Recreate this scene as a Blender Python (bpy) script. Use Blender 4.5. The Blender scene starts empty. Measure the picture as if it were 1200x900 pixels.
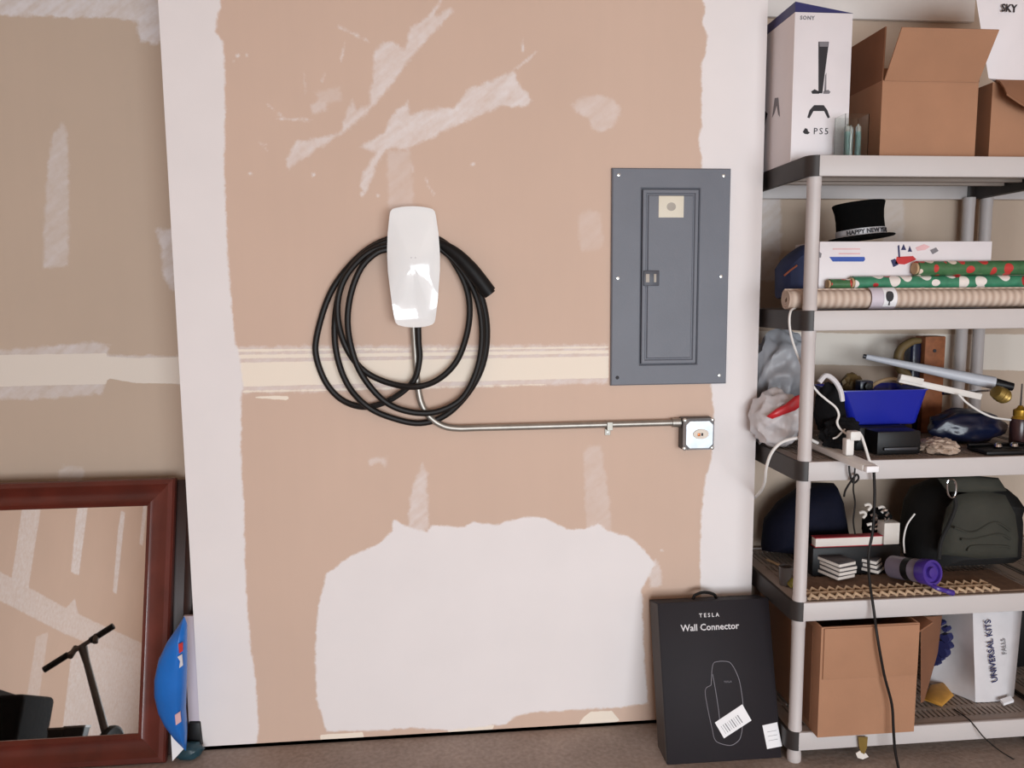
import bpy, bmesh, math, random
import numpy as np
from mathutils import Vector, Matrix
random.seed(7); rng = np.random.default_rng(5)
scene = bpy.context.scene
C = scene.collection
PI = math.pi
# ------------------------------------------------------------------ camera
CP = Vector((0.0, -2.3925, 1.4339)); YAW, PITCH, ROLL, F = 0.09157, 0.11318, -0.00825, 900.0
fw = Vector((math.sin(YAW)*math.cos(PITCH), math.cos(YAW)*math.cos(PITCH), -math.sin(PITCH)))
r0 = Vector((math.cos(YAW), -math.sin(YAW), 0)); u0 = r0.cross(fw)
rt = math.cos(ROLL)*r0 + math.sin(ROLL)*u0; up = -math.sin(ROLL)*r0 + math.cos(ROLL)*u0
cam = bpy.data.cameras.new('camera'); cam.sensor_width = 36; cam.lens = F/1200*36; cam.clip_start = 0.02
co = bpy.data.objects.new('camera', cam); C.objects.link(co); scene.camera = co
co.matrix_world = Matrix(((rt.x, up.x, -fw.x, CP.x), (rt.y, up.y, -fw.y, CP.y), (rt.z, up.z, -fw.z, CP.z), (0, 0, 0, 1)))
# ------------------------------------------------------------------ world, daylight, exposure
wd = bpy.data.worlds.new('world'); scene.world = wd; wd.use_nodes = True
wd.node_tree.nodes['Background'].inputs[0].default_value = (0.80, 0.90, 1.0, 1); wd.node_tree.nodes['Background'].inputs[1].default_value = 1.0
DOOR = dict(x0=-0.7, x1=3.1, z1=1.85, y=-6.0)
ld = bpy.data.lights.new('door_daylight', 'AREA'); ld.shape = 'RECTANGLE'; ld.size = 3.7; ld.size_y = 1.75
ld.energy = 252; ld.color = (0.885, 0.95, 1.0)
lo = bpy.data.objects.new('door_daylight', ld); C.objects.link(lo)
lo.location = (1.2, -5.95, 0.92); lo.rotation_euler = (PI/2, 0, 0)
vs = scene.view_settings; vs.view_transform = 'Standard'; vs.look = 'None'; vs.exposure = 0.0; vs.gamma = 1.0; vs.use_curve_mapping = False

# ------------------------------------------------------------------ measuring helpers
def ray(px, py): return fw + rt*((px-600)/F) - up*((py-450)/F)
def W(px, py, Y=0.0):
    d = ray(px, py); return CP + d*((Y-CP.y)/d.y)
def G(px, py, Z=0.0):
    d = ray(px, py); return CP + d*((Z-CP.z)/d.z)
def onplane(px, py, o, n):
    d = ray(px, py); return CP + d*((o-CP).dot(n)/d.dot(n))
# ------------------------------------------------------------------ materials
def lin(c):
    return tuple(((v/255)/12.92 if v/255 <= .04045 else ((v/255+.055)/1.055)**2.4) for v in c) + (1,)
MATS = {}
def nt_new(name):
    m = bpy.data.materials.new(name); m.use_nodes = True; MATS[name] = m
    nt = m.node_tree; return m, nt, nt.nodes['Principled BSDF']
def node(nt, t, **kw):
    n = nt.nodes.new(t)
    for k, v in kw.items():
        if k.startswith('i_'):
            n.inputs[int(k[2:])].default_value = v
        else: setattr(n, k, v)
    return n
def mat(name, c, rough=.6, metal=0., var=.08, scale=12., bump=0., bscale=60., coat=0., spec=.5, stretch=(1, 1, 1)):
    m, nt, b = nt_new(name); L = nt.links
    tc = node(nt, 'ShaderNodeTexCoord'); mp = node(nt, 'ShaderNodeMapping'); mp.inputs['Scale'].default_value = stretch
    L.new(tc.outputs['Object'], mp.inputs[0])
    n = node(nt, 'ShaderNodeTexNoise'); n.inputs['Scale'].default_value = scale; n.inputs['Detail'].default_value = 5
    L.new(mp.outputs[0], n.inputs['Vector'])
    cr = node(nt, 'ShaderNodeValToRGB'); a = lin(c)
    cr.color_ramp.elements[0].position = .3; cr.color_ramp.elements[1].position = .7
    cr.color_ramp.elements[0].color = tuple(v*(1-var) for v in a[:3])+(1,)
    cr.color_ramp.elements[1].color = tuple(min(1, v*(1+var)) for v in a[:3])+(1,)
    L.new(n.outputs[0], cr.inputs[0]); L.new(cr.outputs[0], b.inputs['Base Color'])
    b.inputs['Roughness'].default_value = rough; b.inputs['Metallic'].default_value = metal
    b.inputs['Specular IOR Level'].default_value = spec
    if coat: b.inputs['Coat Weight'].default_value = coat; b.inputs['Coat Roughness'].default_value = .06
    if bump:
        n2 = node(nt, 'ShaderNodeTexNoise'); n2.inputs['Scale'].default_value = bscale; n2.inputs['Detail'].default_value = 4
        L.new(mp.outputs[0], n2.inputs['Vector'])
        bp = node(nt, 'ShaderNodeBump'); bp.inputs['Strength'].default_value = bump; bp.inputs['Distance'].default_value = .01
        L.new(n2.outputs[0], bp.inputs['Height']); L.new(bp.outputs[0], b.inputs['Normal'])
    return m
def drywall(name, paper, mud=(236, 229, 228), cream=(243, 230, 214)):
    m, nt, b = nt_new(name); L = nt.links
    tc = node(nt, 'ShaderNodeTexCoord')
    def noise(s, d=6, st=(1, 1, 1)):
        mp = node(nt, 'ShaderNodeMapping'); mp.inputs['Scale'].default_value = st; L.new(tc.outputs['Object'], mp.inputs[0])
        n = node(nt, 'ShaderNodeTexNoise'); n.inputs['Scale'].default_value = s; n.inputs['Detail'].default_value = d
        L.new(mp.outputs[0], n.inputs['Vector']); return n.outputs[0]
    def math_(op, a, b_=None, c=None):
        n = node(nt, 'ShaderNodeMath', operation=op)
        for i, v in enumerate((a, b_, c)):
            if v is None: continue
            if isinstance(v, (int, float)): n.inputs[i].default_value = v
            else: L.new(v, n.inputs[i])
        return n.outputs[0]
    def smooth(v, lo_, hi):
        n = node(nt, 'ShaderNodeMapRange', interpolation_type='SMOOTHSTEP')
        L.new(v, n.inputs[0]); n.inputs[1].default_value = lo_; n.inputs[2].default_value = hi; return n.outputs[0]
    def attr(a): return node(nt, 'ShaderNodeAttribute', attribute_name=a).outputs['Fac']
    def mixc(f, a, bb):
        n = node(nt, 'ShaderNodeMix', data_type='RGBA'); L.new(f, n.inputs[0])
        for i, v in ((6, a), (7, bb)):
            if isinstance(v, tuple): n.inputs[i].default_value = v
            else: L.new(v, n.inputs[i])
        return n.outputs[2]
    p = lin(paper)
    base = mixc(noise(2.2, 4), tuple(v*.93 for v in p[:3])+(1,), tuple(min(1, v*1.06) for v in p[:3])+(1,))
    base = mixc(math_('MULTIPLY', noise(30, 5, (1.0, 1, .06)), .22), base, tuple(v*.86 for v in p[:3])+(1,))
    edge = math_('MULTIPLY', math_('SUBTRACT', noise(38, 8), .5), .016)
    fine = math_('MULTIPLY', math_('SUBTRACT', noise(140, 6), .5), .007)
    e = math_('ADD', edge, fine)
    thick = smooth(math_('ADD', attr('thick'), e), -.0045, .0055)
    mr = node(nt, 'ShaderNodeMapping'); mr.inputs['Rotation'].default_value = (0, math.radians(38), 0); L.new(tc.outputs['Object'], mr.inputs[0])
    mq = node(nt, 'ShaderNodeMapping'); mq.inputs['Scale'].default_value = (.22, 1, 1); L.new(mr.outputs[0], mq.inputs[0])
    sn = node(nt, 'ShaderNodeTexNoise'); sn.inputs['Scale'].default_value = 42; sn.inputs['Detail'].default_value = 7; L.new(mq.outputs[0], sn.inputs['Vector'])
    streak = math_('ADD', math_('MULTIPLY', sn.outputs[0], .7), math_('MULTIPLY', noise(60, 6), .3))
    tsd = smooth(math_('ADD', attr('thin'), math_('MULTIPLY', e, 1.5)), -.004, .010)
    thin = math_('MULTIPLY', math_('MULTIPLY', tsd, attr('opac')), math_('MAXIMUM', math_('ADD', math_('MULTIPLY', streak, 2.6), -.32), .2))
    thin = math_('MINIMUM', thin, .95)
    crm = smooth(math_('ADD', attr('cream'), math_('MULTIPLY', e, .35)), -.0012, .0012)
    mudc = lin(mud)
    mudv = mixc(noise(5, 6), tuple(v*.95 for v in mudc[:3])+(1,), tuple(min(.93, v*1.03) for v in mudc[:3])+(1,))
    c1 = mixc(thin, base, mudv); c2 = mixc(crm, c1, lin(cream)); c3 = mixc(thick, c2, mudv)
    L.new(c3, b.inputs['Base Color']); b.inputs['Roughness'].default_value = .85; b.inputs['Specular IOR Level'].default_value = .25
    h = math_('ADD', math_('MULTIPLY', thick, 1.0), math_('ADD', math_('MULTIPLY', thin, .5), math_('ADD', math_('MULTIPLY', crm, .4), math_('MULTIPLY', noise(9, 5), .6))))
    bp = node(nt, 'ShaderNodeBump'); bp.inputs['Strength'].default_value = .5; bp.inputs['Distance'].default_value = .0012
    L.new(h, bp.inputs['Height']); L.new(bp.outputs[0], b.inputs['Normal'])
    return m
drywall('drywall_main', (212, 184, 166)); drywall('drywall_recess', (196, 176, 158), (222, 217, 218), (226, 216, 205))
mat('mud_white', (230, 223, 221), .85, var=.03, scale=3)
mat('board_white', (226, 219, 214), .6, var=.03); mat('plain_drywall', (196, 170, 150), .85, var=.05, scale=2)
# concrete floor
m, nt, b = nt_new('concrete'); L = nt.links
tc = node(nt, 'ShaderNodeTexCoord')
n1 = node(nt, 'ShaderNodeTexNoise'); n1.inputs['Scale'].default_value = 4; n1.inputs['Detail'].default_value = 8
n2 = node(nt, 'ShaderNodeTexNoise'); n2.inputs['Scale'].default_value = 70; n2.inputs['Detail'].default_value = 6
L.new(tc.outputs['Object'], n1.inputs['Vector']); L.new(tc.outputs['Object'], n2.inputs['Vector'])
cr = node(nt, 'ShaderNodeValToRGB'); cr.color_ramp.elements[0].color = lin((130, 115, 106)); cr.color_ramp.elements[1].color = lin((180, 163, 153))
cr.color_ramp.elements[0].position = .3; cr.color_ramp.elements[1].position = .72
mx = node(nt, 'ShaderNodeMath', operation='MULTIPLY_ADD'); L.new(n2.outputs[0], mx.inputs[0]); mx.inputs[1].default_value = .5; 
ms = node(nt, 'ShaderNodeMath', operation='MULTIPLY'); L.new(n1.outputs[0], ms.inputs[0]); ms.inputs[1].default_value = .5; L.new(ms.outputs[0], mx.inputs[2])
L.new(mx.outputs[0], cr.inputs[0]); L.new(cr.outputs[0], b.inputs['Base Color']); b.inputs['Roughness'].default_value = .75
bp = node(nt, 'ShaderNodeBump'); bp.inputs['Strength'].default_value = .35; bp.inputs['Distance'].default_value = .004
L.new(n2.outputs[0], bp.inputs['Height']); L.new(bp.outputs[0], b.inputs['Normal'])

mat('gloss_white', (240, 240, 240), .12, var=.01, coat=.5); mat('plastic_white_back', (225, 225, 225), .4, var=.02)
mat('cable_black', (22, 18, 17), .5, var=.1, spec=.3); mat('rubber_black', (18, 16, 16), .55, var=.1, spec=.25)
mat('galvanized', (168, 163, 156), .45, .85, var=.1, scale=40); mat('box_steel', (178, 184, 190), .38, .75, var=.12, scale=30)
mat('steel_dark', (70, 70, 74), .45, .6); mat('steel_mid', (150, 146, 138), .45, .7); mat('screw', (214, 214, 210), .3, .8)
mat('copper', (190, 110, 60), .4, .6); mat('outlet_cream', (226, 214, 200), .5)
mat('panel_grey', (110, 113, 122), .48, .0, spec=.35, var=.05, scale=7, bump=.05, bscale=200); mat('panel_trench', (78, 80, 88), .5, .15)
mat('label_cream', (226, 218, 200), .6, var=.03); mat('label_grey', (176, 168, 158), .6)
mat('black_card', (34, 29, 33), .6, var=.08, scale=5, spec=.2); mat('black_card_edge', (84, 77, 74), .65, spec=.2)
mat('print_white', (214, 210, 212), .6, var=.02); mat('print_grey', (132, 128, 136), .6, var=.02); mat('paper_white', (240, 238, 240), .6, var=.02)
mat('wood_red', (84, 29, 18), .34, var=.28, scale=9, stretch=(1, 1, 1), coat=.25); mat('wood_red_vert', (98, 44, 36), .34, var=.22, scale=9, coat=.3)
mat('wood_dark', (44, 18, 12), .4, var=.2)
m, nt, b = nt_new('mirror_glass'); b.inputs['Metallic'].default_value = 1; b.inputs['Roughness'].default_value = .015; b.inputs['Base Color'].default_value = (.86, .87, .86, 1)
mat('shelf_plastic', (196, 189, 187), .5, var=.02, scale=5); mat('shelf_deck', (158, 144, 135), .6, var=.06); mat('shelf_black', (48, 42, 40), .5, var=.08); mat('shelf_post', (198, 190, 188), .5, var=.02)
mat('cardboard', (166, 121, 92), .8, var=.05, scale=8, bump=.06, bscale=150); mat('cardboard_in', (140, 97, 70), .85, var=.06); mat('cardboard_dark', (132, 88, 62), .85, var=.06)
mat('carton_white', (226, 219, 221), .45, var=.02); mat('carton_blue', (52, 54, 104), .5); mat('carton_grey', (196, 184, 178), .5, var=.03)
mat('ink_black', (34, 31, 36), .6); mat('ink_grey', (120, 116, 120), .6); mat('ink_blue', (48, 84, 168), .6); mat('ink_red', (190, 44, 44), .6); mat('ink_navy', (34, 37, 84), .6); mat('ink_pink', (220, 176, 178), .6)
m, nt, b = nt_new('clear_plastic'); b.inputs['Transmission Weight'].default_value = 1; b.inputs['Roughness'].default_value = .05; b.inputs['IOR'].default_value = 1.2; b.inputs['Base Color'].default_value = (.93, .96, .95, 1)
mat('battery_teal', (110, 140, 140), .3, .3); mat('battery_silver', (190, 200, 202), .25, .7)
mat('felt_black', (8, 8, 8), .95, spec=.1, var=.15); mat('hat_band', (176, 176, 180), .4, .3)
mat('navy_cloth', (30, 40, 74), .8, var=.15); mat('navy_dark', (15, 17, 34), .85, spec=.2, var=.2, bump=.2, bscale=25); mat('orange_thread', (150, 84, 60), .7)
mat('kraft', (188, 158, 122), .8)
def spotted(name, base, c1, c2, scale, th=.36):
    m, nt, b = nt_new(name); L = nt.links; tc = node(nt, 'ShaderNodeTexCoord')
    v = node(nt, 'ShaderNodeTexVoronoi'); v.inputs['Scale'].default_value = scale; L.new(tc.outputs['Object'], v.inputs['Vector'])
    lt = node(nt, 'ShaderNodeMath', operation='LESS_THAN'); L.new(v.outputs['Distance'], lt.inputs[0]); lt.inputs[1].default_value = th
    sp = node(nt, 'ShaderNodeSeparateColor'); L.new(v.outputs['Color'], sp.inputs[0])
    gt = node(nt, 'ShaderNodeMath', operation='GREATER_THAN'); L.new(sp.outputs[0], gt.inputs[0]); gt.inputs[1].default_value = .55
    m1 = node(nt, 'ShaderNodeMix', data_type='RGBA'); L.new(gt.outputs[0], m1.inputs[0]); m1.inputs[6].default_value = lin(c1); m1.inputs[7].default_value = lin(c2)
    n = node(nt, 'ShaderNodeTexNoise'); n.inputs['Scale'].default_value = 45; L.new(tc.outputs['Object'], n.inputs['Vector'])
    m0 = node(nt, 'ShaderNodeMix', data_type='RGBA'); L.new(n.outputs[0], m0.inputs[0]); a = lin(base)
    m0.inputs[6].default_value = tuple(x*.6 for x in a[:3])+(1,); m0.inputs[7].default_value = tuple(min(1, x*1.4) for x in a[:3])+(1,)
    m2 = node(nt, 'ShaderNodeMix', data_type='RGBA'); L.new(lt.outputs[0], m2.inputs[0]); L.new(m0.outputs[2], m2.inputs[6]); L.new(m1.outputs[2], m2.inputs[7])
    L.new(m2.outputs[2], b.inputs['Base Color']); b.inputs['Roughness'].default_value = .35
spotted('wrap_green', (60, 128, 98), (232, 222, 216), (176, 44, 46), 22, .42); spotted('wrap_olive', (66, 108, 70), (190, 60, 56), (226, 206, 190), 26, .4)
m, nt, b = nt_new('ribbed_mat'); L = nt.links; tc = node(nt, 'ShaderNodeTexCoord')
wv = node(nt, 'ShaderNodeTexWave'); wv.wave_type = 'BANDS'; wv.bands_direction = 'X'; wv.inputs['Scale'].default_value = 14; wv.inputs['Distortion'].default_value = .6; wv.inputs['Detail'].default_value = 2
L.new(tc.outputs['Object'], wv.inputs['Vector']); cr = node(nt, 'ShaderNodeValToRGB'); cr.color_ramp.elements[0].color = lin((182, 158, 142)); cr.color_ramp.elements[1].color = lin((212, 192, 176))
L.new(wv.outputs[0], cr.inputs[0]); L.new(cr.outputs[0], b.inputs['Base Color']); b.inputs['Roughness'].default_value = .85
mat('bag_white', (214, 210, 212), .35, var=.05, scale=20); mat('bag_grey', (160, 162, 168), .4, var=.1, scale=10); mat('bag_red', (196, 40, 48), .4)
mat('bowl_blue', (22, 34, 150), .3, var=.05); mat('tube_grey', (196, 198, 206), .4, var=.03); mat('bar_white', (222, 216, 210), .45, var=.03)
mat('brass', (150, 124, 66), .4, .55, var=.2); mat('gold', (188, 146, 52), .35, .6); mat('olive_brown', (104, 84, 50), .6, var=.25); mat('wood_block', (142, 84, 50), .7, var=.3, scale=30)
mat('amber_dark', (62, 40, 40), .25, var=.1); mat('black_plastic', (18, 17, 19), .45, var=.15, spec=.3); mat('black_cloth', (16, 15, 17), .9, spec=.2, var=.25, bump=.3, bscale=30)
mat('navy_vinyl', (14, 21, 46), .3, var=.2, bump=.2, bscale=20); mat('crumple_tan', (176, 156, 140), .7, var=.15, bump=.4, bscale=60)
mat('purple_plastic', (66, 44, 132), .3, var=.08); mat('bottle_grey', (132, 122, 138), .4, .2, var=.1); mat('cord_white', (226, 222, 218), .45, var=.02)
mat('canvas_olive', (52, 51, 43), .85, var=.15, bump=.3, bscale=18); mat('canvas_black', (22, 21, 21), .85, var=.2, bump=.3, bscale=20); mat('chrome', (200, 202, 206), .15, 1.)
mat('rope', (200, 172, 142), .85, var=.15, scale=40); mat('weave_dark', (120, 94, 76), .85, var=.2, scale=40)
mat('tile_white', (224, 216, 208), .5, var=.04); mat('tile_dark', (66, 62, 64), .5, var=.2); mat('red_card', (160, 36, 48), .6); mat('yellow_print', (206, 152, 66), .6, var=.15, scale=25)
mat('smoke_plastic', (84, 78, 76), .3, var=.2); mat('yellow_green', (140, 132, 52), .6, var=.2, scale=40)
mat('blue_plastic', (34, 110, 196), .25, var=.12, scale=6); mat('pale_lilac', (206, 196, 206), .5, var=.03); mat('teal_dark', (34, 62, 72), .35, var=.3, scale=25)
mat('scooter_grey', (78, 70, 66), .45, .2); mat('shadow_gap', (52, 34, 26), .9)

# ------------------------------------------------------------------ mesh helpers
def chain(o):
    mtx = o.matrix_basis.copy()
    while o.parent: o = o.parent; mtx = o.matrix_basis @ mtx
    return mtx
class B:
    def __init__(s): s.v = []; s.f = []
    def add(s, v, f):
        k = len(s.v); s.v += [Vector(p) for p in v]; s.f += [[i+k for i in q] for q in f]; return s
    def box(s, x0, x1, y0, y1, z0, z1, M=None):
        v = [Vector((x, y, z)) for z in (z0, z1) for y in (y0, y1) for x in (x0, x1)]
        if M: v = [M @ p for p in v]
        return s.add(v, [(0, 2, 3, 1), (4, 5, 7, 6), (0, 1, 5, 4), (2, 6, 7, 3), (0, 4, 6, 2), (1, 3, 7, 5)])
    def loft(s, rings, cap=True, closed=True):
        n = len(rings[0]); v = [p for r in rings for p in r]; f = []
        for i in range(len(rings)-1):
            for j in range(n if closed else n-1):
                a = i*n+j; bq = i*n+(j+1) % n; f.append((a, bq, bq+n, a+n))
        if cap: f.append(tuple(range(n-1, -1, -1))); f.append(tuple((len(rings)-1)*n+j for j in range(n)))
        return s.add(v, f)
    def prism(s, pts, d):
        d = Vector(d); pts = [Vector(p) for p in pts]
        return s.loft([pts, [p+d for p in pts]])
    def tube(s, path, r, n=8, cap=True):
        path = [Vector(p) for p in path]; rings = []; m = len(path)
        R = r if isinstance(r, (list, tuple)) else [r]*m
        t = (path[1]-path[0]).normalized(); a = t.orthogonal().normalized()
        for i in range(m):
            t2 = (path[min(i+1, m-1)]-path[max(i-1, 0)]).normalized()
            a = (a - t2*a.dot(t2)).normalized(); b_ = t2.cross(a)
            rings.append([path[i]+(a*math.cos(2*PI*k/n)+b_*math.sin(2*PI*k/n))*R[i] for k in range(n)])
        return s.loft(rings, cap)
    def lathe(s, prof, n=20, M=None, sy=1.0):
        rings = [[Vector((max(r, 1e-5)*math.cos(2*PI*k/n), sy*max(r, 1e-5)*math.sin(2*PI*k/n), z)) for k in range(n)] for r, z in prof]
        if M: rings = [[M @ p for p in q] for q in rings]
        return s.loft(rings)
    def pillow(s, pts, d, rings=(1, .93, .8, .6, .35, .0), flat=.0, wob=0., seed=1):
        """closed bulging body on an outline; d = full thickness vector; front bulges along +d/2"""
        d = Vector(d); pts = [Vector(p) for p in pts]; c = sum(pts, Vector())/len(pts); rr = random.Random(seed)
        front = []; back = []
        for q in rings[:-1]:
            h = math.sqrt(max(0, 1-q*q))*.5
            if flat: h = min(.5, h/(1-flat))
            front.append([c+(p-c)*q + d*h*(1+wob*(rr.random()-.5)) for p in pts])
            back.append([c+(p-c)*q - d*h*(1+wob*(rr.random()-.5)) for p in pts])
        allr = list(reversed(back[1:])) + front
        return s.loft(allr)
    def xf(s, M): s.v = [M @ p for p in s.v]; return s
    def build(s, name, m, parent=None, local=False, bevel=0, seg=2, smooth=35, sub=0):
        me = bpy.data.meshes.new(name); off = Matrix.Identity(4)
        if parent is not None and not local: off = chain(parent).inverted()
        bm = bmesh.new(); vs_ = [bm.verts.new(off @ p) for p in s.v]
        for q in s.f:
            try: bm.faces.new([vs_[i] for i in q])
            except ValueError: pass
        bmesh.ops.remove_doubles(bm, verts=bm.verts, dist=1e-6)
        bmesh.ops.recalc_face_normals(bm, faces=bm.faces)
        if bevel:
            es = [e for e in bm.edges if len(e.link_faces) == 2 and e.calc_face_angle(0) > .5]
            bmesh.ops.bevel(bm, geom=es, offset=bevel, segments=seg, affect='EDGES', profile=.5, clamp_overlap=True)
        bm.to_mesh(me); bm.free()
        if smooth:
            me.shade_smooth()
            me.set_sharp_from_angle(angle=math.radians(smooth))
        me.materials.append(MATS[m]); o = bpy.data.objects.new(name, me); C.objects.link(o)
        if parent is not None: o.parent = parent
        if sub:
            md = o.modifiers.new('sub', 'SUBSURF'); md.levels = sub; md.render_levels = sub
        return o
def tag(o, label=None, cat=None, group=None, kind=None):
    if label: o['label'] = label
    if cat: o['category'] = cat
    if group: o['group'] = group
    if kind: o['kind'] = kind
    return o
def thing(name, label, cat, loc=(0, 0, 0), rot=None, group=None):
    o = bpy.data.objects.new(name, None); C.objects.link(o); o.empty_display_size = .05
    M = Matrix.Translation(Vector(loc)); 
    if rot is not None: M = M @ rot.to_4x4()
    o.matrix_basis = M
    return tag(o, label, cat, group)
def single(b_, name, m, label, cat, group=None, **kw):
    o = b_.build(name, m, **kw); me = o.data
    n = len(me.vertices); a = np.empty(n*3, 'f'); me.vertices.foreach_get('co', a); a = a.reshape(-1, 3)
    c = Vector(((a[:, 0].min()+a[:, 0].max())/2, (a[:, 1].min()+a[:, 1].max())/2, float(a[:, 2].min())))
    me.transform(Matrix.Translation(-c)); o.location = c
    return tag(o, label, cat, group)
def spline(pts, k=8):
    P = [Vector(p) for p in pts]; P = [P[0]*2-P[1]] + P + [P[-1]*2-P[-2]]; out = []
    for i in range(1, len(P)-2):
        for j in range(k):
            t = j/k; a, b_, c, d = P[i-1:i+3]
            out.append(.5*((2*b_)+(c-a)*t+(2*a-5*b_+4*c-d)*t*t+(3*b_-a-3*c+d)*t**3))
    out.append(P[-2]); return out
def text(name, body, size, m, parent, M, extrude=.0004, bold=0., space=1., align='CENTER'):
    cu = bpy.data.curves.new(name, 'FONT'); cu.body = body; cu.size = size; cu.extrude = extrude; cu.offset = bold; cu.space_character = space
    cu.align_x = align; cu.align_y = 'CENTER'; cu.resolution_u = 2
    t = bpy.data.objects.new(name, cu); C.objects.link(t); dg = bpy.context.evaluated_depsgraph_get()
    me = bpy.data.meshes.new_from_object(t.evaluated_get(dg)); bpy.data.objects.remove(t); bpy.data.curves.remove(cu)
    me.transform(chain(parent).inverted() @ M); me.materials.clear(); me.materials.append(MATS[m])
    o = bpy.data.objects.new(name, me); C.objects.link(o); o.parent = parent; return o
def frame(o, x, y):
    x = Vector(x).normalized(); y = Vector(y); y = (y-x*y.dot(x)).normalized(); z = x.cross(y)
    return Matrix(((x.x, y.x, z.x, o[0]), (x.y, y.y, z.y, o[1]), (x.z, y.z, z.z, o[2]), (0, 0, 0, 1)))
def blob(c, rad, seed, amp=.18, freq=3., sub=4, ridge=False, flatten=None):
    """crumpled lump: a subdivided ball pushed about by noise"""
    from mathutils import noise as mn
    bm = bmesh.new(); bmesh.ops.create_icosphere(bm, subdivisions=sub, radius=1)
    off = Vector((seed*7.3, seed*3.1, seed*1.7)); b_ = B(); vs_ = []
    for v in bm.verts:
        p = v.co.copy(); d = mn.noise(p*freq+off) + .5*mn.noise(p*freq*2.3+off)
        if ridge: d = .5*d + 1.0*(.35-abs(mn.noise(p*freq+off))*1.7) + .22*(.3-abs(mn.noise(p*freq*2.2+off*2))*1.5)
        p = p*(1+amp*d); q = Vector((p.x*rad[0], p.y*rad[1], p.z*rad[2]))
        if flatten is not None and q.z < flatten: q.z = flatten
        vs_.append(q+Vector(c))
    bm.verts.index_update(); fs = [[v.index for v in f.verts] for f in bm.faces]; bm.free()
    return b_.add(vs_, fs)

# ------------------------------------------------------------------ structure: walls with joint compound
def sdf(poly, X, Z):
    """signed distance, positive inside"""
    P = np.array(poly); d = np.full(X.shape, 1e9); ins = np.zeros(X.shape, bool); n = len(P)
    for i in range(n):
        a = P[i]; b_ = P[(i+1) % n]; e = b_-a; L2 = max(e@e, 1e-12)
        t = np.clip(((X-a[0])*e[0]+(Z-a[1])*e[1])/L2, 0, 1)
        d = np.minimum(d, np.hypot(X-a[0]-t*e[0], Z-a[1]-t*e[1]))
        c = ((a[1] > Z) != (b_[1] > Z)) & (X < (b_[0]-a[0])*(Z-a[1])/((b_[1]-a[1]) if abs(b_[1]-a[1]) > 1e-12 else 1e-12)+a[0])
        ins ^= c
    return np.where(ins, d, -d)
def wall_grid(name, m, origin, ux, uz, xs, zs, thick=(), thin=(), cream=(), extra=None):
    X, Z = np.meshgrid(xs, zs); nx, nz = len(xs), len(zs)
    def union(pl):
        d = np.full(X.shape, -.06)
        for q in pl: d = np.maximum(d, sdf(q, X, Z))
        return np.clip(d, -.06, .06)
    tk = union(thick); cm = union(cream); tn = np.full(X.shape, -.06); op = np.zeros(X.shape)
    for q, o in thin:
        d = sdf(q, X, Z); sel = d > tn; tn = np.where(sel, d, tn); op = np.where(sel, o, op)
    tn = np.clip(tn, -.06, .06)
    o3 = np.array(origin); v = o3+X[..., None]*np.array(ux)+Z[..., None]*np.array(uz); v = v.reshape(-1, 3)
    idx = np.arange(nx*nz).reshape(nz, nx)
    f = np.stack([idx[:-1, :-1], idx[:-1, 1:], idx[1:, 1:], idx[1:, :-1]], -1).reshape(-1, 4)
    v = v.tolist(); f = f.tolist(); nv = nx*nz
    if extra:
        ev, ef = extra; f += [[i+nv for i in q] for q in ef]; v += ev
    me = bpy.data.meshes.new(name); me.from_pydata(v, [], f); me.update()
    for an, a, de in (('thick', tk, .06), ('thin', tn, -.06), ('cream', cm, -.06), ('opac', op, 0)):
        at = me.attributes.new(an, 'FLOAT', 'POINT'); full = np.full(len(v), float(de)); full[:nv] = a.reshape(-1); at.data.foreach_set('value', full.astype('f'))
    me.materials.append(MATS[m]); ob = bpy.data.objects.new(name, me); C.objects.link(ob); ob['kind'] = 'structure'; return ob
def px(pl, Y=0.): return [(W(x, y, Y).x, W(x, y, Y).z) for x, y in pl]
def seg(a, b_, w=1.5, Y=0.):
    d = Vector((b_[0]-a[0], b_[1]-a[1])); n = Vector((-d.y, d.x)).normalized()*w/2; q = d*.12
    return px([a, (a[0]+q.x+n.x, a[1]+q.y+n.y), (b_[0]-q.x+n.x*.8, b_[1]-q.y+n.y*.8), b_, (b_[0]-q.x-n.x*.8, b_[1]-q.y-n.y*.8), (a[0]+q.x-n.x, a[1]+q.y-n.y)], Y)
def dot(x, y, r=2., Y=0.): return px([(x+r*math.cos(k), y+r*math.sin(k)) for k in (0, 1, 2.1, 3.1, 4.2, 5.2)], Y)
BX0, BX1, CEIL, REC = -0.789, 1.019, 2.72, 0.27
thick = [
 px([(60, -120), (258, -120), (258, 0), (259, 8), (254, 22), (253, 38), (262, 48), (264, 100), (263, 200), (267, 300), (271, 350), (276, 400), (281, 415), (285, 450), (283, 470), (283, 540), (286, 600), (288, 680), (294, 760), (300, 800), (303, 850), (302, 869), (297, 875), (270, 877), (150, 884)]),
 px([(826, -120), (824, 0), (826, 15), (822, 25), (829, 42), (826, 65), (822, 75), (822, 150), (818, 165), (822, 180), (822, 210), (826, 400), (833, 449), (836, 480), (836, 520), (832, 545), (826, 560), (822, 600), (820, 650), (821, 690), (822, 740), (820, 835), (1000, 830), (1000, -120)]),
 px([(461, 609), (481, 618), (501, 624), (505, 615), (543, 618), (554, 611), (580, 615), (617, 605), (639, 607), (664, 620), (686, 620), (701, 613), (712, 622), (738, 629), (757, 646), (768, 662), (752, 690), (756, 783), (760, 824), (727, 829), (624, 835), (602, 840), (594, 849), (580, 850), (525, 856), (481, 853), (433, 857), (382, 857), (371, 820), (369, 765), (373, 710), (382, 673), (408, 653), (444, 637), (459, 622)])]
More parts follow.
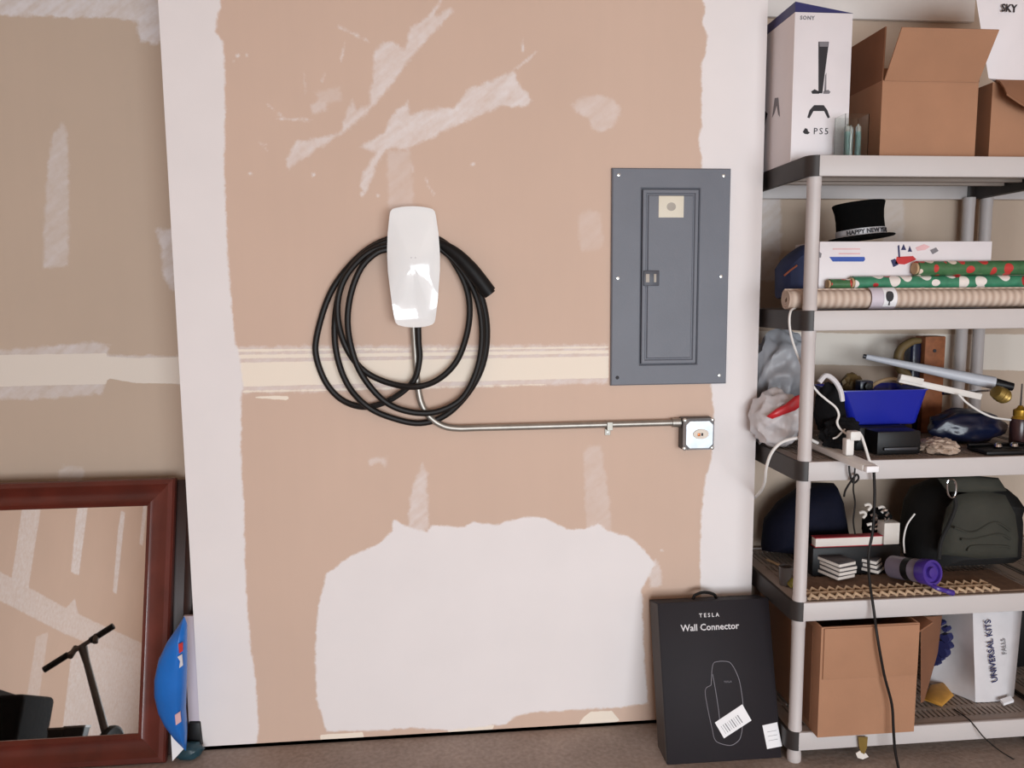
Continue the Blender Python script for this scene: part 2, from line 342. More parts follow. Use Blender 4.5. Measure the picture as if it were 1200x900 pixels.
cream = [px(q) for q in (
 [(268, 409.5), (713, 406), (713, 408), (268, 412.5)], [(262, 416), (713, 410.5), (713, 414), (262, 420.5)],
 [(280, 425), (713, 417.5), (713, 443), (285, 453)], [(284, 457.5), (640, 450), (640, 452), (284, 460)], [(296, 464), (338, 464), (338, 469), (300, 466.5)],
 [(375, 861), (425, 858), (427, 867), (376, 872)], [(523, 853), (580, 849), (576, 857), (527, 861)], [(684, 840), (692, 834), (717, 833), (727, 845), (700, 851), (678, 849)])]
thin = [
 (px([(527, 8), (534, 12), (504, 44), (482, 69), (460, 100), (443, 119), (432, 133), (404, 156), (385, 168), (368, 178), (338, 200), (334, 186), (346, 165), (370, 162), (399, 154), (404, 133), (413, 114), (418, 128), (432, 122), (436, 92), (438, 58), (450, 48), (460, 47), (474, 57), (479, 33), (493, 24), (505, 14), (516, -4), (521, -4), (510, 18)]), .55),
 (px([(418, 172), (449, 155), (460, 133), (479, 117), (481, 133), (504, 126), (532, 125), (549, 103), (588, 89), (602, 80), (609, 97), (624, 117), (618, 126), (588, 125), (549, 142), (515, 158), (479, 175), (454, 175), (443, 192), (432, 222), (427, 226), (421, 219), (425, 203), (440, 180)]), .62),
 (px([(452, 176), (482, 176), (488, 262), (455, 262)]), .24),
 (px([(668, 122), (680, 114), (700, 110), (715, 113), (727, 123), (727, 135), (718, 150), (705, 156), (693, 152), (688, 140), (675, 132)]), .34),
 (px([(430, 537), (455, 534), (452, 549), (445, 544), (432, 545)]), .42),
 (px([(496, 541), (501, 555), (504, 622), (477, 622), (479, 590), (484, 565)]), .46),
 (px([(683, 530), (690, 521), (705, 522), (708, 540), (713, 570), (716, 600), (718, 625), (686, 625), (684, 570)]), .26),
 (px([(676, 252), (690, 244), (705, 250), (709, 290), (680, 298)]), .2),
 (px([(262, 405), (713, 403), (713, 450), (284, 462)]), .5),
 (px([(768, 655), (776, 668), (776, 686), (762, 690), (758, 670)]), .45),
 (px([(366, 108), (398, 100), (402, 120), (376, 122)]), .25), (px([(362, 122), (382, 112), (384, 130), (366, 134)]), .4)]
for a, b_, w in (((394, 30), (434, 49), 4), ((325, 139), (368, 141), 4), ((405, 48), (399, 73), 2), ((498, 208), (508, 229), 2.5), ((603, 82), (632, 58), 3.5), ((614, 43), (613, 62), 3.5), ((312, 122), (332, 137), 3), ((356, 82), (358, 110), 2), ((380, 85), (377, 98), 2.5), ((480, 188), (486, 205), 3), ((303, 165), (315, 178), 2.5), ((442, 62), (455, 70), 2.5)):
    thin.append((seg(a, b_, w), .75))
for x, y, r in ((293, 203, 2.6), (290, 65, 2), (274, 72, 2), (278, 66, 1.8), (554, 192, 2), (502, 218, 2), (706, 131, 2.4), (424, 227, 3), (368, 205, 2.5), (704, 579, 2), (775, 645, 2), (312, 170, 2), (703, 274, 2.2), (705, 598, 1.6), (443, 230, 2.2), (377, 128, 2.4)):
    thin.append((dot(x, y, r), .95))
ev = [[BX0, 0, 0], [BX0, REC, 0], [BX0, REC, CEIL], [BX0, 0, CEIL], [BX1, 0, 0], [BX1, REC, 0], [BX1, REC, CEIL], [BX1, 0, CEIL]]
wall_grid('wall_center', 'drywall_main', (0, 0, 0), (1, 0, 0), (0, 0, 1), np.linspace(BX0, BX1, 302), np.linspace(0.012, CEIL, 450), thick, thin, cream,
          (ev, [[0, 3, 2, 1], [4, 5, 6, 7], [0, 1, 5, 4]]))
Yb = REC
thinb = [
 (px([(-300, -60), (190, -60), (190, 54), (183, 53), (165, 50), (160, 40), (160, 25), (130, 21), (90, 22), (40, 20), (0, 19), (-300, 22)], Yb), .75),
 (px([(75, 140), (62, 156), (55, 187), (51, 249), (50, 314), (81, 314), (82, 249), (80, 156)], Yb), .42),
 (px([(180, 267), (215, 267), (215, 350), (199, 340), (190, 323), (188, 293)], Yb), .6),
 (px([(-300, 418), (0, 409), (110, 400), (130, 404), (125, 416), (220, 416), (220, 452), (160, 446), (125, 444), (120, 462), (60, 468), (-300, 475)], Yb), .5),
 (px([(68, 552), (75, 545), (98, 546), (100, 575), (66, 575)], Yb), .3),
 (dot(36, 243, 2, Yb), .9), (dot(69, 290, 2.5, Yb), .9),
 (px([(1034, 190), (1060, 190), (1060, 300), (1034, 300)], Yb), .28), (px([(880, 215), (916, 225), (916, 330), (880, 330)], Yb), .5),
 (px([(880, 40), (905, 40), (905, 190), (880, 190)], Yb), .35)]
creamb = [px([(-300, 428), (0, 416), (125, 414), (125, 450), (0, 453), (-300, 456)], Yb), px([(125, 418), (160, 420), (220, 418), (220, 450), (160, 449), (125, 443)], Yb),
 px([(820, 386), (1000, 391), (1300, 392), (1300, 437), (1180, 434), (1000, 428), (820, 424)], Yb)]
wall_grid('wall_back', 'drywall_recess', (0, REC, 0), (1, 0, 0), (0, 0, 1), np.linspace(-3.0, 4.6, 634), np.linspace(0, CEIL, 227), [], thinb, creamb)
# left wall with its own joint and fastener strips (seen in the mirror)
def wrect(y0, y1, z0, z1): return [(y0, z0), (y1, z0), (y1, z1), (y0, z1)]
thl = [([(-3.22, 1.0), (-2.98, 1.0), (-2.9, 1.7), (-2.94, 2.2), (-3.12, 2.2)], .55), ([(-3.95, 1.38), (-3.8, 1.38), (-3.72, 1.8), (-3.72, 2.3), (-3.86, 2.3)], .7),
       ([(-4.75, 1.36), (-4.66, 1.36), (-4.56, 1.9), (-4.56, 2.1), (-4.66, 2.1)], .7), ([(-4.15, 1.0), (-3.95, 1.2), (-3.75, 1.05)], .5), ([(-5.2, 1.9), (-5.1, 1.9), (-5.05, 2.4), (-5.15, 2.4)], .6), (wrect(-2.2, -2.1, .1, 1), .4),
       ([(-3.7, .0), (-3.5, .0), (-3.45, .85), (-3.62, .9)], .35)]
wall_grid('wall_left', 'drywall_main', (-3.0, 0, 0), (0, 1, 0), (0, 0, 1), np.linspace(-6.0, REC, 300), np.linspace(0, CEIL, 150),
          [], thl + [([(-6, .80), (-3.9, .91), (-2, 1.10), (REC, 1.2), (REC, 1.36), (-2, 1.27), (-3.9, 1.10), (-6, .99)], .5), ([(-6, 0), (-4.15, 0), (-4.05, .8), (-4.3, .9), (-6, .9)], .6)], [])
for nm, bb in (('wall_right', (4.6, 4.7, -6.0, .25, 0, CEIL)), ('ceiling', (-3.1, 4.7, -6.1, .35, CEIL, CEIL+.1))):
    o = B().box(*bb).build(nm, 'plain_drywall', smooth=0); o['kind'] = 'structure'
o = B().box(-3.1, DOOR['x0'], -6.1, -6, 0, CEIL).box(DOOR['x1'], 4.7, -6.1, -6, 0, CEIL).box(DOOR['x0'], DOOR['x1'], -6.1, -6, DOOR['z1'], CEIL).build('wall_front', 'plain_drywall', smooth=0); o['kind'] = 'structure'
o = B().box(-3.1, 4.7, -9, .35, -.1, 0).build('floor', 'concrete', smooth=0); o['kind'] = 'structure'
# white ledger board on the recess wall above the shelves
a = W(900, 27, REC-.02); b_ = W(1142, 25.5, REC-.02)
o = B().box(BX1, b_.x, REC-.02, REC, b_.z, b_.z+.085).build('trim_1', 'board_white', bevel=.003); o['kind'] = 'structure'

# ------------------------------------------------------------------ wall charger
ctr = W(486, 313, 0)
t = thing('wall_charger', 'glossy white wall charger with coiled black cable hung around it', 'charger', (ctr.x, 0, 1.35))
def half(z):   # half width along the height, z from 0 to .345
    return float(np.interp(z, [0, .02, .06, .16, .215, .27, .32, .345], [.057, .0605, .0665, .0765, .0775, .0745, .068, .0645]))
def outline(sc, y, n=10, cr_=.016, zc=.1725, bow=.005):
    pts = []; H = .345
    zs = [0, .003, .01, .02]+list(np.linspace(.03, .315, 14))+[.325, .335, .342, .345]
    def hw(z):
        h = half(z); e = min(z, H-z)
        if e < cr_: h -= cr_*(1-math.sqrt(max(0, 1-((cr_-e)/cr_)**2)))
        return h
    right = [(hw(z), z) for z in zs]; left = [(-hw(z), z) for z in reversed(zs)]
    for x, z in right+left:
        zz = z
        if z > .33 and abs(x) < .06: zz = z
        pts.append(Vector((x*sc, y, .0 + zc+(zz-zc)*sc)))
    top = [Vector((x*sc, y, zc+(.345-zc)*sc+bow*(1-(x/.05)**2))) for x in (.032, .016, 0, -.016, -.032)]
    bot = [Vector((x*sc, y, zc+(0-zc)*sc-bow*(1-(x/.045)**2))) for x in (-.03, -.015, 0, .015, .03)]
    k = len(right)
    return pts[:k]+top+pts[k:]+bot
MB = Matrix.Translation((ctr.x, 0, 1.35))
hb = B().loft([outline(.86, -.0), outline(.9, -.03), outline(.93, -.066)]); hb.build('housing', 'plastic_white_back', t, local=True)
ring = []
def fy(q, p):
    x, z = p.x, p.z
    y = -.078-.017*(1-q**2.4)
    d = (.165-z)-.55*abs(x)
    if d > 0: y += .16*d*(1-q**4)
    d2 = z-.19
    if d2 > 0: y += .07*d2*(1-q**4)
    return y
rings = [outline(.955, -.062), outline(.99, -.066), outline(1.0, -.073)]
for q in (1.0, .985, .95, .88, .76, .6, .44, .28, .14, .03):
    o_ = outline(q, 0)
    rings.append([Vector((p.x, fy(q, p), p.z)) for p in o_])
B().loft(rings).build('face_plate', 'gloss_white', t, local=True, smooth=60)
for k in range(2): B().lathe([(.0, 0), (.0022, 0), (.0018, .0008), (0, .001)], 10, Matrix.Translation((-.006+.012*k, -.0955, .2)) @ Matrix.Rotation(PI/2, 4, 'X')).build('status_light', 'print_white', t, local=True)
B().box(-.045, .045, -.06, -.005, -.002, .03).build('bottom_cap', 'plastic_white_back', t, local=True, bevel=.006)
loops = [(490, 378, -.05), (490.5, 400, -.045), (491.5, 422, -.04), (484, 447, -.036), (460, 467, -.03), (430, 477, -.022), (403, 470, -.014), (383, 450, -.013), (371, 420, -.013), (371, 395, -.014), (383, 353, -.018), (400, 323, -.022), (427, 295, -.028), (455, 280, -.034), (486, 274, -.036),
 (517, 282, -.03), (545, 309, -.02), (564, 347, -.014), (571, 387, -.014), (566, 427, -.016), (549, 460, -.018), (523, 486, -.02), (493, 496, -.022), (460, 490, -.026), (430, 476, -.042), (407, 450, -.036), (394, 412, -.03), (393, 370, -.03), (403, 328, -.036), (428, 296, -.044), (456, 282, -.05), (486, 277, -.05),
 (515, 287, -.045), (537, 316, -.034), (549, 347, -.03), (549, 382, -.03), (537, 420, -.034), (516, 443, -.044), (490, 453, -.062), (460, 450, -.05), (430, 437, -.046), (410, 415, -.05), (398, 385, -.05), (396, 353, -.05), (406, 323, -.054), (430, 297, -.06), (456, 287, -.06), (486, 281, -.058),
 (514, 290, -.054), (541, 316, -.046), (559, 350, -.034), (565, 390, -.033), (560, 430, -.034), (543, 465, -.038), (517, 481, -.044), (490, 484, -.046), (460, 476, -.05), (437, 457, -.058), (418, 427, -.06), (408, 387, -.06), (410, 350, -.062), (422, 316, -.066), (440, 297, -.068), (458, 291, -.064), (486, 284, -.055), (511, 284, -.05), (524, 291, -.052)]
B().tube(spline([W(x, y, yy) for x, y, yy in loops], 6), .0094, 10).build('cable', 'cable_black', t)
hp = spline([W(x, y, yy) for x, y, yy in ((508, 283, -.05), (520, 288, -.055), (536, 299, -.06), (552, 316, -.062), (564, 331, -.062), (573, 343, -.06))], 4)
k = len(hp); B().tube(hp, [.011+.0125*min(1, (i/(k-1))*1.7) for i in range(k)], 14).build('charging_handle', 'rubber_black', t)
e = hp[-1]; d = (hp[-1]-hp[-2]).normalized(); B().tube([e-d*.004, e+d*.006], .0185, 14).build('connector_tip', 'cable_black', t)

# ------------------------------------------------------------------ conduit, junction box, breaker panel
cp = [(484.5, 381), (486, 405), (487.5, 430), (489.5, 452), (494, 473), (504, 489), (519, 499), (536, 502), (560, 501.5), (620, 500), (700, 497.8), (760, 496.2), (792, 495.3)]
t = thing('electrical_conduit', 'bent galvanized metal conduit running from the charger to the junction box', 'conduit', W(620, 500, 0))
B().tube(spline([W(x, y, -.022) for x, y in cp], 6), .0105, 14).build('pipe', 'galvanized', t)
s_ = W(712, 497.5, 0); st = B().box(s_.x-.009, s_.x+.009, -.036, -.0335, s_.z-.013, s_.z+.013).box(s_.x-.009, s_.x+.009, -.0335, 0, s_.z+.011, s_.z+.013).box(s_.x-.009, s_.x+.009, -.0335, 0, s_.z-.013, s_.z-.011).box(s_.x-.009, s_.x+.009, -.003, 0, s_.z-.034, s_.z-.012)
sp = st.build('strap', 'steel_mid', t, bevel=.0008, seg=1)
B().lathe([(0, .0), (.004, 0), (.003, .002), (0, .0025)], 10, Matrix.Translation((s_.x, -.003, s_.z-.025)) @ Matrix.Rotation(PI/2, 4, 'X')).build('strap_screw', 'screw', sp)
c_ = W(793, 495.3, -.022); B().tube([c_-Vector((.016, 0, 0)), c_+Vector((.012, 0, 0))], .0145, 12).build('coupling', 'galvanized', t)
j = W(819, 509, -.05); js = .051
t = thing('junction_box', 'square metal junction box with a raised outlet cover beside the panel', 'electrical box', (j.x, 0, j.z-js))
B().box(j.x-js, j.x+js, -.045, 0, j.z-js, j.z+js).build('body', 'steel_dark', t, bevel=.004)
cpts = lambda q, c, y: [Vector((j.x+x, y, j.z+z)) for x, z in ((-q+c, -q), (q-c, -q), (q, -q+c), (q, q-c), (q-c, q), (-q+c, q), (-q, q-c), (-q, -q+c))]
cv = B().loft([cpts(.0505, .013, -.0455), cpts(.0505, .013, -.048), cpts(.044, .012, -.056), cpts(.043, .012, -.057)]).build('cover', 'box_steel', t, smooth=20)
B().lathe([(0, 0), (.026, 0), (.025, .003), (.017, .004), (0, .004)], 24, Matrix.Translation((j.x+.004, -.057, j.z+.002)) @ Matrix.Rotation(PI/2, 4, 'X') @ Matrix.Scale(.62, 4, (0, 1, 0))).build('outlet', 'outlet_cream', t)
B().box(j.x-.008, j.x+.001, -.0625, -.06, j.z-.004, j.z+.006).build('outlet_slot', 'copper', t, bevel=.001)
B().box(j.x+.004, j.x+.010, -.0625, -.06, j.z-.003, j.z+.006).build('outlet_slot', 'ink_black', t, bevel=.001)
for sx in (-1, 1):
    for sz in (-1, 1):
        B().lathe([(0, .0), (.0075, 0), (.0065, .004), (.003, .006), (0, .006)], 12, Matrix.Translation((j.x+sx*.045, -.045, j.z+sz*.045)) @ Matrix.Rotation(PI/2, 4, 'X')).build('screw', 'screw', t)
pa = W(717.5, 196.5, -.014); pb = W(851, 449.5, -.014); x0, x1, z1, z0 = pa.x, pb.x, pa.z, pb.z
x1 = (W(857, 198, -.014).x+pb.x)/2
t = thing('breaker_panel', 'grey steel electrical breaker panel with a latched door mounted flush on drywall', 'electrical panel', ((x0+x1)/2, 0, z0))
dx0, dx1, dz1, dz0 = W(752, 221, -.014).x, W(820, 221, -.014).x, W(785, 221, -.014).z, W(785, 427, -.014).z
cb = B()
for q in ((x0, dx0, z0, z1), (dx1, x1, z0, z1), (dx0, dx1, z0, dz0), (dx0, dx1, dz1, z1)): cb.box(q[0], q[1], -.014, 0, q[2], q[3])
# one frame with an opening: outer and inner rim bevelled as strips
def rframe(o4, i4, y0, y1, ch):
    def rc(q, y): return [Vector((q[0], y, q[2])), Vector((q[1], y, q[2])), Vector((q[1], y, q[3])), Vector((q[0], y, q[3]))]
    sh = lambda q, s: (q[0]+s, q[1]-s, q[2]+s, q[3]-s)
    return B().loft([rc(o4, y0), rc(o4, y1+ch), rc(sh(o4, ch), y1), rc(sh(i4, -ch), y1), rc(i4, y1+ch), rc(i4, y0)], cap=False)
rframe((x0, x1, z0, z1), (dx0, dx1, dz0, dz1), 0, -.014, .0035).build('cover', 'panel_grey', t, smooth=25)
B().box(dx0-.002, dx1+.002, -.004, -.0005, dz0-.002, dz1+.002).build('door_recess', 'panel_trench', t)
g = .0035
def rrect(q, y): return [Vector((q[0], y, q[2])), Vector((q[1], y, q[2])), Vector((q[1], y, q[3])), Vector((q[0], y, q[3]))]
sh = lambda q, s: (q[0]+s, q[1]-s, q[2]+s, q[3]-s)
dq = (dx0+g, dx1-g, dz0+g, dz1-g)
door = B().loft([rrect(dq, -.004), rrect(dq, -.0165), rrect(sh(dq, .002), -.018), rrect(sh(dq, .010), -.018), rrect(sh(dq, .013), -.0135), rrect(sh(dq, .016), -.0135), rrect(sh(dq, .019), -.018)]).build('door', 'panel_grey', t, smooth=20)
la, lb = W(754, 317, -.018), W(772, 335, -.018); lx, lz = (la.x+lb.x)/2, (la.z+lb.z)/2
lt = B().box(la.x, lb.x, -.0235, -.0135, lb.z, la.z).build('latch', 'panel_trench', door, bevel=.002)
for q in ((la.x+.006, la.x+.018), (lb.x-.018, lb.x-.01)): B().box(q[0], q[1], -.0255, -.0235, lz-.013, lz+.013).build('latch_slide', 'label_grey', t, bevel=.001)
la, lb = W(772, 229.5, -.018), W(801, 255, -.018)
lbp = B().box(la.x, lb.x, -.0195, -.0175, lb.z, la.z).build('label_plate', 'label_cream', door, bevel=.001)
B().lathe([(0, 0), (.0145, 0), (.0145, .0006), (0, .0006)], 20, Matrix.Translation(((la.x+lb.x)/2, -.0195, (la.z+lb.z)/2)) @ Matrix.Rotation(PI/2, 4, 'X') @ Matrix.Scale(.9, 4, (0, 1, 0))).build('label_seal', 'label_grey', t)
for x, y, mm in ((725, 205, 'screw'), (848, 206, 'screw'), (724, 326, 'screw'), (845, 324, 'screw'), (723.5, 442.5, 'ink_black'), (843, 440, 'screw')):
    q = W(x, y, -.014); B().lathe([(0, 0), (.0058, 0), (.0045, .002), (0, .0028)], 12, Matrix.Translation(q) @ Matrix.Rotation(PI/2, 4, 'X')).build('screw', mm, t)

# ------------------------------------------------------------------ dark carton leaning on the wall
wdt, hgt, dep = .364, .482, .10
lean = math.radians(15.5)
R_ = Matrix.Rotation(-lean, 3, 'X')
base = Vector((.668, -.234, .001))
t = thing('charger_carton', 'dark charcoal carton printed with a charger outline leaning against the wall', 'box', base, R_)
sx_ = lambda q: q
B().box(0, wdt, .0, dep, 0, hgt).build('carton_body', 'black_card', t, local=True, bevel=.002)
B().box(-.0012, 0, .004, dep-.004, .006, hgt-.004).build('side_sleeve', 'black_card_edge', t, local=True)
MW = chain(t); nrm = (MW.to_3x3() @ Vector((0, -1, 0))); ux_ = MW.to_3x3() @ Vector((1, 0, 0)); uz_ = MW.to_3x3() @ Vector((0, 0, 1))
fo = MW @ Vector((0, -.0004, 0))
def face(x, y): return onplane(x, y, fo, nrm)
q1, q2 = face(831, 721), face(832, 735)
text('brand_lettering', 'T E S L A', .017, 'print_white', t, frame(q1, ux_, uz_), bold=.0003)
text('title_lettering', 'Wall Connector', .0285, 'print_white', t, frame(q2, ux_, uz_), bold=.0004)
zz = lambda l: [face(740+x*.2554, 670+y*.2554) for x, y in l]
lines = [[(365, 520), (372, 430), (395, 412), (440, 412), (460, 425), (480, 460), (495, 500), (506, 560), (512, 620), (510, 700), (500, 760), (480, 785), (450, 797), (400, 785), (380, 765), (370, 720), (352, 640), (338, 545), (365, 520)], [(372, 470), (385, 540), (400, 640), (405, 690)]]
for l in lines: B().tube(spline(zz(l), 4), .0011, 4).build('line_drawing', 'print_grey', t)
q = face(740+442*.2554, 670+505*.2554); text('small_lettering', 'TESLA', .0075, 'print_grey', t, frame(q, ux_, uz_), space=1.3)
def sticker(corners, name, mm='paper_white'):
    P = [p+nrm*.0006 for p in zz(corners)]; return B().prism(P, nrm*.0006).build(name, mm, t)
s1 = sticker([(382, 692), (508, 608), (550, 682), (424, 764)], 'shipping_label')
for k in range(9):
    a_ = zz([(410+k*9.4, 708-k*6.3)])[0]; b2 = zz([(433+k*9.4, 742-k*6.3)])[0]
    B().tube([a_+nrm*.0014, b2+nrm*.0014], .0007+.0006*(k % 3), 4).build('barcode_bar', 'ink_grey', s1)
s2 = sticker([(600, 705), (668, 690), (690, 800), (622, 813)], 'corner_label')
for k in range(3):
    a_, b2 = zz([(622+k*3, 735+k*20), (665+k*3, 727+k*20)]); B().tube([a_+nrm*.0012, b2+nrm*.0012], .0006, 4).build('label_line', 'ink_grey', s2)
hs = spline([MW @ Vector(p) for p in ((.13, .05, hgt), (.14, .05, hgt+.014), (.17, .05, hgt+.021), (.2, .05, hgt+.014), (.21, .05, hgt))], 4)
B().tube(hs, .005, 8).build('carry_handle', 'rubber_black', t)

# ------------------------------------------------------------------ mirror
al = math.atan2(.234, .848); R_ = Matrix.Rotation(-al, 3, 'X'); MWd, MH, RW = .80, .88, .088
base = Vector((-.878-MWd, -.05, 0.0))
t = thing('framed_mirror', 'large mirror in a reddish brown wooden frame leaning against the recessed wall', 'mirror', base, R_)
def rail(p0, p1, i0, i1, mm):
    """mitred moulding from outer edge p0-p1 to inner edge i0-i1 with a stepped profile"""
    prof = [(0, .006), (0, -.012), (.06, -.020), (.22, -.020), (.42, -.010), (.72, -.007), (.86, -.010), (.96, -.006), (1, -.004), (1, .012)]
    ra = [Vector((p0[0]+(i0[0]-p0[0])*s, y, p0[1]+(i0[1]-p0[1])*s)) for s, y in prof]
    rb = [Vector((p1[0]+(i1[0]-p1[0])*s, y, p1[1]+(i1[1]-p1[1])*s)) for s, y in prof]
    return B().loft([ra, rb]).build('frame_rail', mm, t, local=True, smooth=25)
o4 = [(0, 0), (MWd, 0), (MWd, MH), (0, MH)]; i4 = [(RW, RW), (MWd-RW, RW), (MWd-RW, MH-RW), (RW, MH-RW)]
for k in range(4): rail(o4[k], o4[(k+1) % 4], i4[k], i4[(k+1) % 4], 'wood_red' if k % 2 == 0 else 'wood_red_vert')
B().box(RW-.004, MWd-RW+.004, .0, .005, RW-.004, MH-RW+.004).build('mirror_pane', 'mirror_glass', t, local=True, smooth=0)
B().box(.004, MWd-.004, .006, .022, .004, MH-.004).build('backing', 'wood_dark', t, local=True)
t = thing('dark_wood_board', 'dark brown wooden board standing behind the mirror by the corner', 'board', base+Vector((0, .027, 0)), R_)
B().box(.12, MWd+.054, .0, .014, .004, MH-.012).build('panel', 'wood_dark', t, local=True, bevel=.002)
B().box(MWd+.028, MWd+.054, -.004, .0, .004, MH-.012).build('edge_batten', 'wood_dark', t, local=True, bevel=.001)
# package tucked between mirror and corner
def zc(l, Y): return [W(x, y, Y) for x, y in l]
t = thing('blue_gift_package', 'shiny blue crescent plastic bag wedged between mirror and white corner', 'bag', G(215, 890))
Yk = -.085
B().pillow(zc([(216, 722), (208, 735), (196, 752), (186, 772), (181, 795), (181, 815), (186, 836), (194, 852), (206, 868), (218, 880), (219, 860), (217, 835), (218, 810), (219, 780), (219, 750), (219, 730)], Yk), (0, .07, 0), flat=.1).build('bag_body', 'blue_plastic', t)
for l, mm in (([(209, 755), (214, 753), (214, 763), (210, 766)], 'ink_red'), ([(208, 770), (213, 767), (214, 780), (210, 783), (211, 775)], 'print_white'), ([(205, 838), (211, 834), (212, 846), (206, 850)], 'ink_pink')):
    B().prism(zc(l, Yk-.037), (0, .004, 0)).build('printed_logo', mm, t)
B().prism(zc([(200, 858), (215, 878), (202, 892)], Yk+.01), (0, .02, 0)).build('white_fold', 'paper_white', t)
a, b_ = W(218, 722, .06), W(232, 848, .06)
o = B().prism([W(215, 722, .02), W(229, 722, .02), W(234, 848, .0), W(221, 848, .0)], (0, .012, 0)); single(o, 'lilac_board', 'pale_lilac', 'pale lilac board standing behind the blue bag at the corner', 'board', bevel=.001)
o = B().prism([W(221, 847, -.01), W(234, 847, -.01), W(236, 876, -.02), W(221, 878, -.02)], (0, .03, 0)); single(o, 'dark_block', 'black_plastic', 'small black block under the pale board by the corner', 'block', bevel=.003)
bl = G(218, 893); o = blob((bl.x, bl.y+.025, .022), (.045, .03, .028), 4, .2, 2.5, 3, flatten=-.022); single(o, 'crumpled_teal_bag', 'teal_dark', 'crumpled dark teal plastic on the floor below the blue bag', 'bag')

# ------------------------------------------------------------------ plastic shelving units
TZ = [1.822, 1.387, .945, .515, .102]; SX0, SX1, SY0, SY1 = 1.035, 1.896, -.272, .240; LIP = .058
def capstrip(sgn, z):
    xc = SX0 if sgn > 0 else SX1; r = .032; th = .010; n = 6
    def path(o):
        P = [(xc+sgn*(.030), SY0+o)]
        for k in range(n+1):
            a_ = k/n*PI/2; P.append((xc+sgn*(r-(r-o)*math.sin(a_)), SY0+r-(r-o)*math.cos(a_)))
        for k in range(n+1):
            a_ = PI/2-k/n*PI/2; P.append((xc+sgn*(r-(r-o)*math.sin(a_)), SY1-r+(r-o)*math.cos(a_)))
        P.append((xc+sgn*.030, SY1-o)); return P
    A, Bq = path(0), path(th); rings = []
    for (ax, ay), (bx_, by) in zip(A, Bq): rings.append([Vector((ax, ay, z-LIP)), Vector((ax, ay, z)), Vector((bx_, by, z)), Vector((bx_, by, z-LIP))])
    return B().loft(rings)
def make_unit(label):
    t = thing('shelving_unit', label, 'shelf', ((SX0+SX1)/2, (SY0+SY1)/2, 0))
    for i, z in enumerate(TZ):
        dk = B().box(SX0+.01, SX1-.01, SY0+.01, SY0+.045, z-.012, z-.002).box(SX0+.01, SX1-.01, SY1-.045, SY1-.01, z-.012, z-.002)
        dk.box(SX0+.01, SX0+.05, SY0+.04, SY1-.04, z-.012, z-.002).box(SX1-.05, SX1-.01, SY0+.04, SY1-.04, z-.012, z-.002)
        nb = 44; x_ = SX0+.052; st = (SX1-SX0-.104)/nb
        for k in range(nb): dk.box(x_+k*st+.0035, x_+(k+1)*st-.0035, SY0+.04, SY1-.04, z-.012, z-.002)
        for yy in (SY0+.10, SY0+.18, SY0+.26, SY0+.34): dk.box(SX0+.02, SX1-.02, yy-.008, yy+.008, z-.034, z-.003)
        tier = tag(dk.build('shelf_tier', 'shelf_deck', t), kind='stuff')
        B().box(SX0+.028, SX1-.028, SY0, SY0+.012, z-LIP, z).build('front_lip', 'shelf_plastic', tier, bevel=.003)
        B().box(SX0+.028, SX1-.028, SY1-.012, SY1, z-LIP, z).build('rear_lip', 'shelf_plastic', tier, bevel=.003)
        for sg in (1, -1): capstrip(sg, z).build('end_trim', 'shelf_black', tier, smooth=40)
    zs_ = [(TZ[i+1], TZ[i]-LIP+.004) for i in range(4)]
    for (za, zb) in zs_:
        for X in (SX0+.030, SX1-.030):
            for Y in (SY0+.026, SY1-.026):
                B().lathe([(.0205, za-.01), (.0205, za+.012), (.0195, za+.014), (.0195, zb-.03), (.0205, zb-.028), (.0205, zb)], 18, Matrix.Translation((X, Y, 0))).build('post', 'shelf_post', t)
    for X in (SX0+.030, SX1-.030):
        for Y in (SY0+.026, SY1-.026):
            B().lathe([(.02, 0), (.0215, .004), (.0215, .02), (.018, .045), (.018, .05)], 18, Matrix.Translation((X, Y, 0))).build('foot', 'shelf_post', t)
    return t
u1 = make_unit('white plastic five tier shelving unit with black ends loaded with clutter')
def dup(root, dx):
    r = root.copy(); C.objects.link(r); r.location.x += dx
    for ch in list(root.children):
        c = ch.copy(); C.objects.link(c); c.parent = r
        for g_ in ch.children: d_ = g_.copy(); C.objects.link(d_); d_.parent = c
    return r
u2 = dup(u1, SX1-SX0+.006); u2['label'] = 'neighbouring plastic shelving unit at right edge, only its rear post and tiers showing'
u1['group'] = u2['group'] = 'white plastic shelving units'

# ================================================================== things on the top tier
T1, T2, T3, T4, T5 = TZ
def prismY(pl, Y, d): return B().prism([W(x, y, Y) for x, y in pl], (0, d, 0))
def walls_box(t, x0, x1, y0, y1, z0, z1, m, mi, th=.005):
    B().box(x0, x1, y0, y0+th, z0, z1).build('front_panel', m, t); B().box(x0, x1, y1-th, y1, z0, z1).build('back_panel', mi, t)
    B().box(x0, x0+th, y0+th, y1-th, z0, z1).build('side_panel', m, t); B().box(x1-th, x1, y0+th, y1-th, z0, z1).build('side_panel', m, t)
    B().box(x0+th, x1-th, y0+th, y1-th, z0, z0+th).build('bottom_panel', mi, t)
def flap(t, a, b_, out, m, th=.004, name='flap', sk=0.):
    a, b_, out = Vector(a), Vector(b_), Vector(out); n = (b_-a).cross(out).normalized()*th; i = (b_-a).normalized()*sk
    return B().prism([a, b_, b_+out-i, a+out+i], n).build(name, m, t)
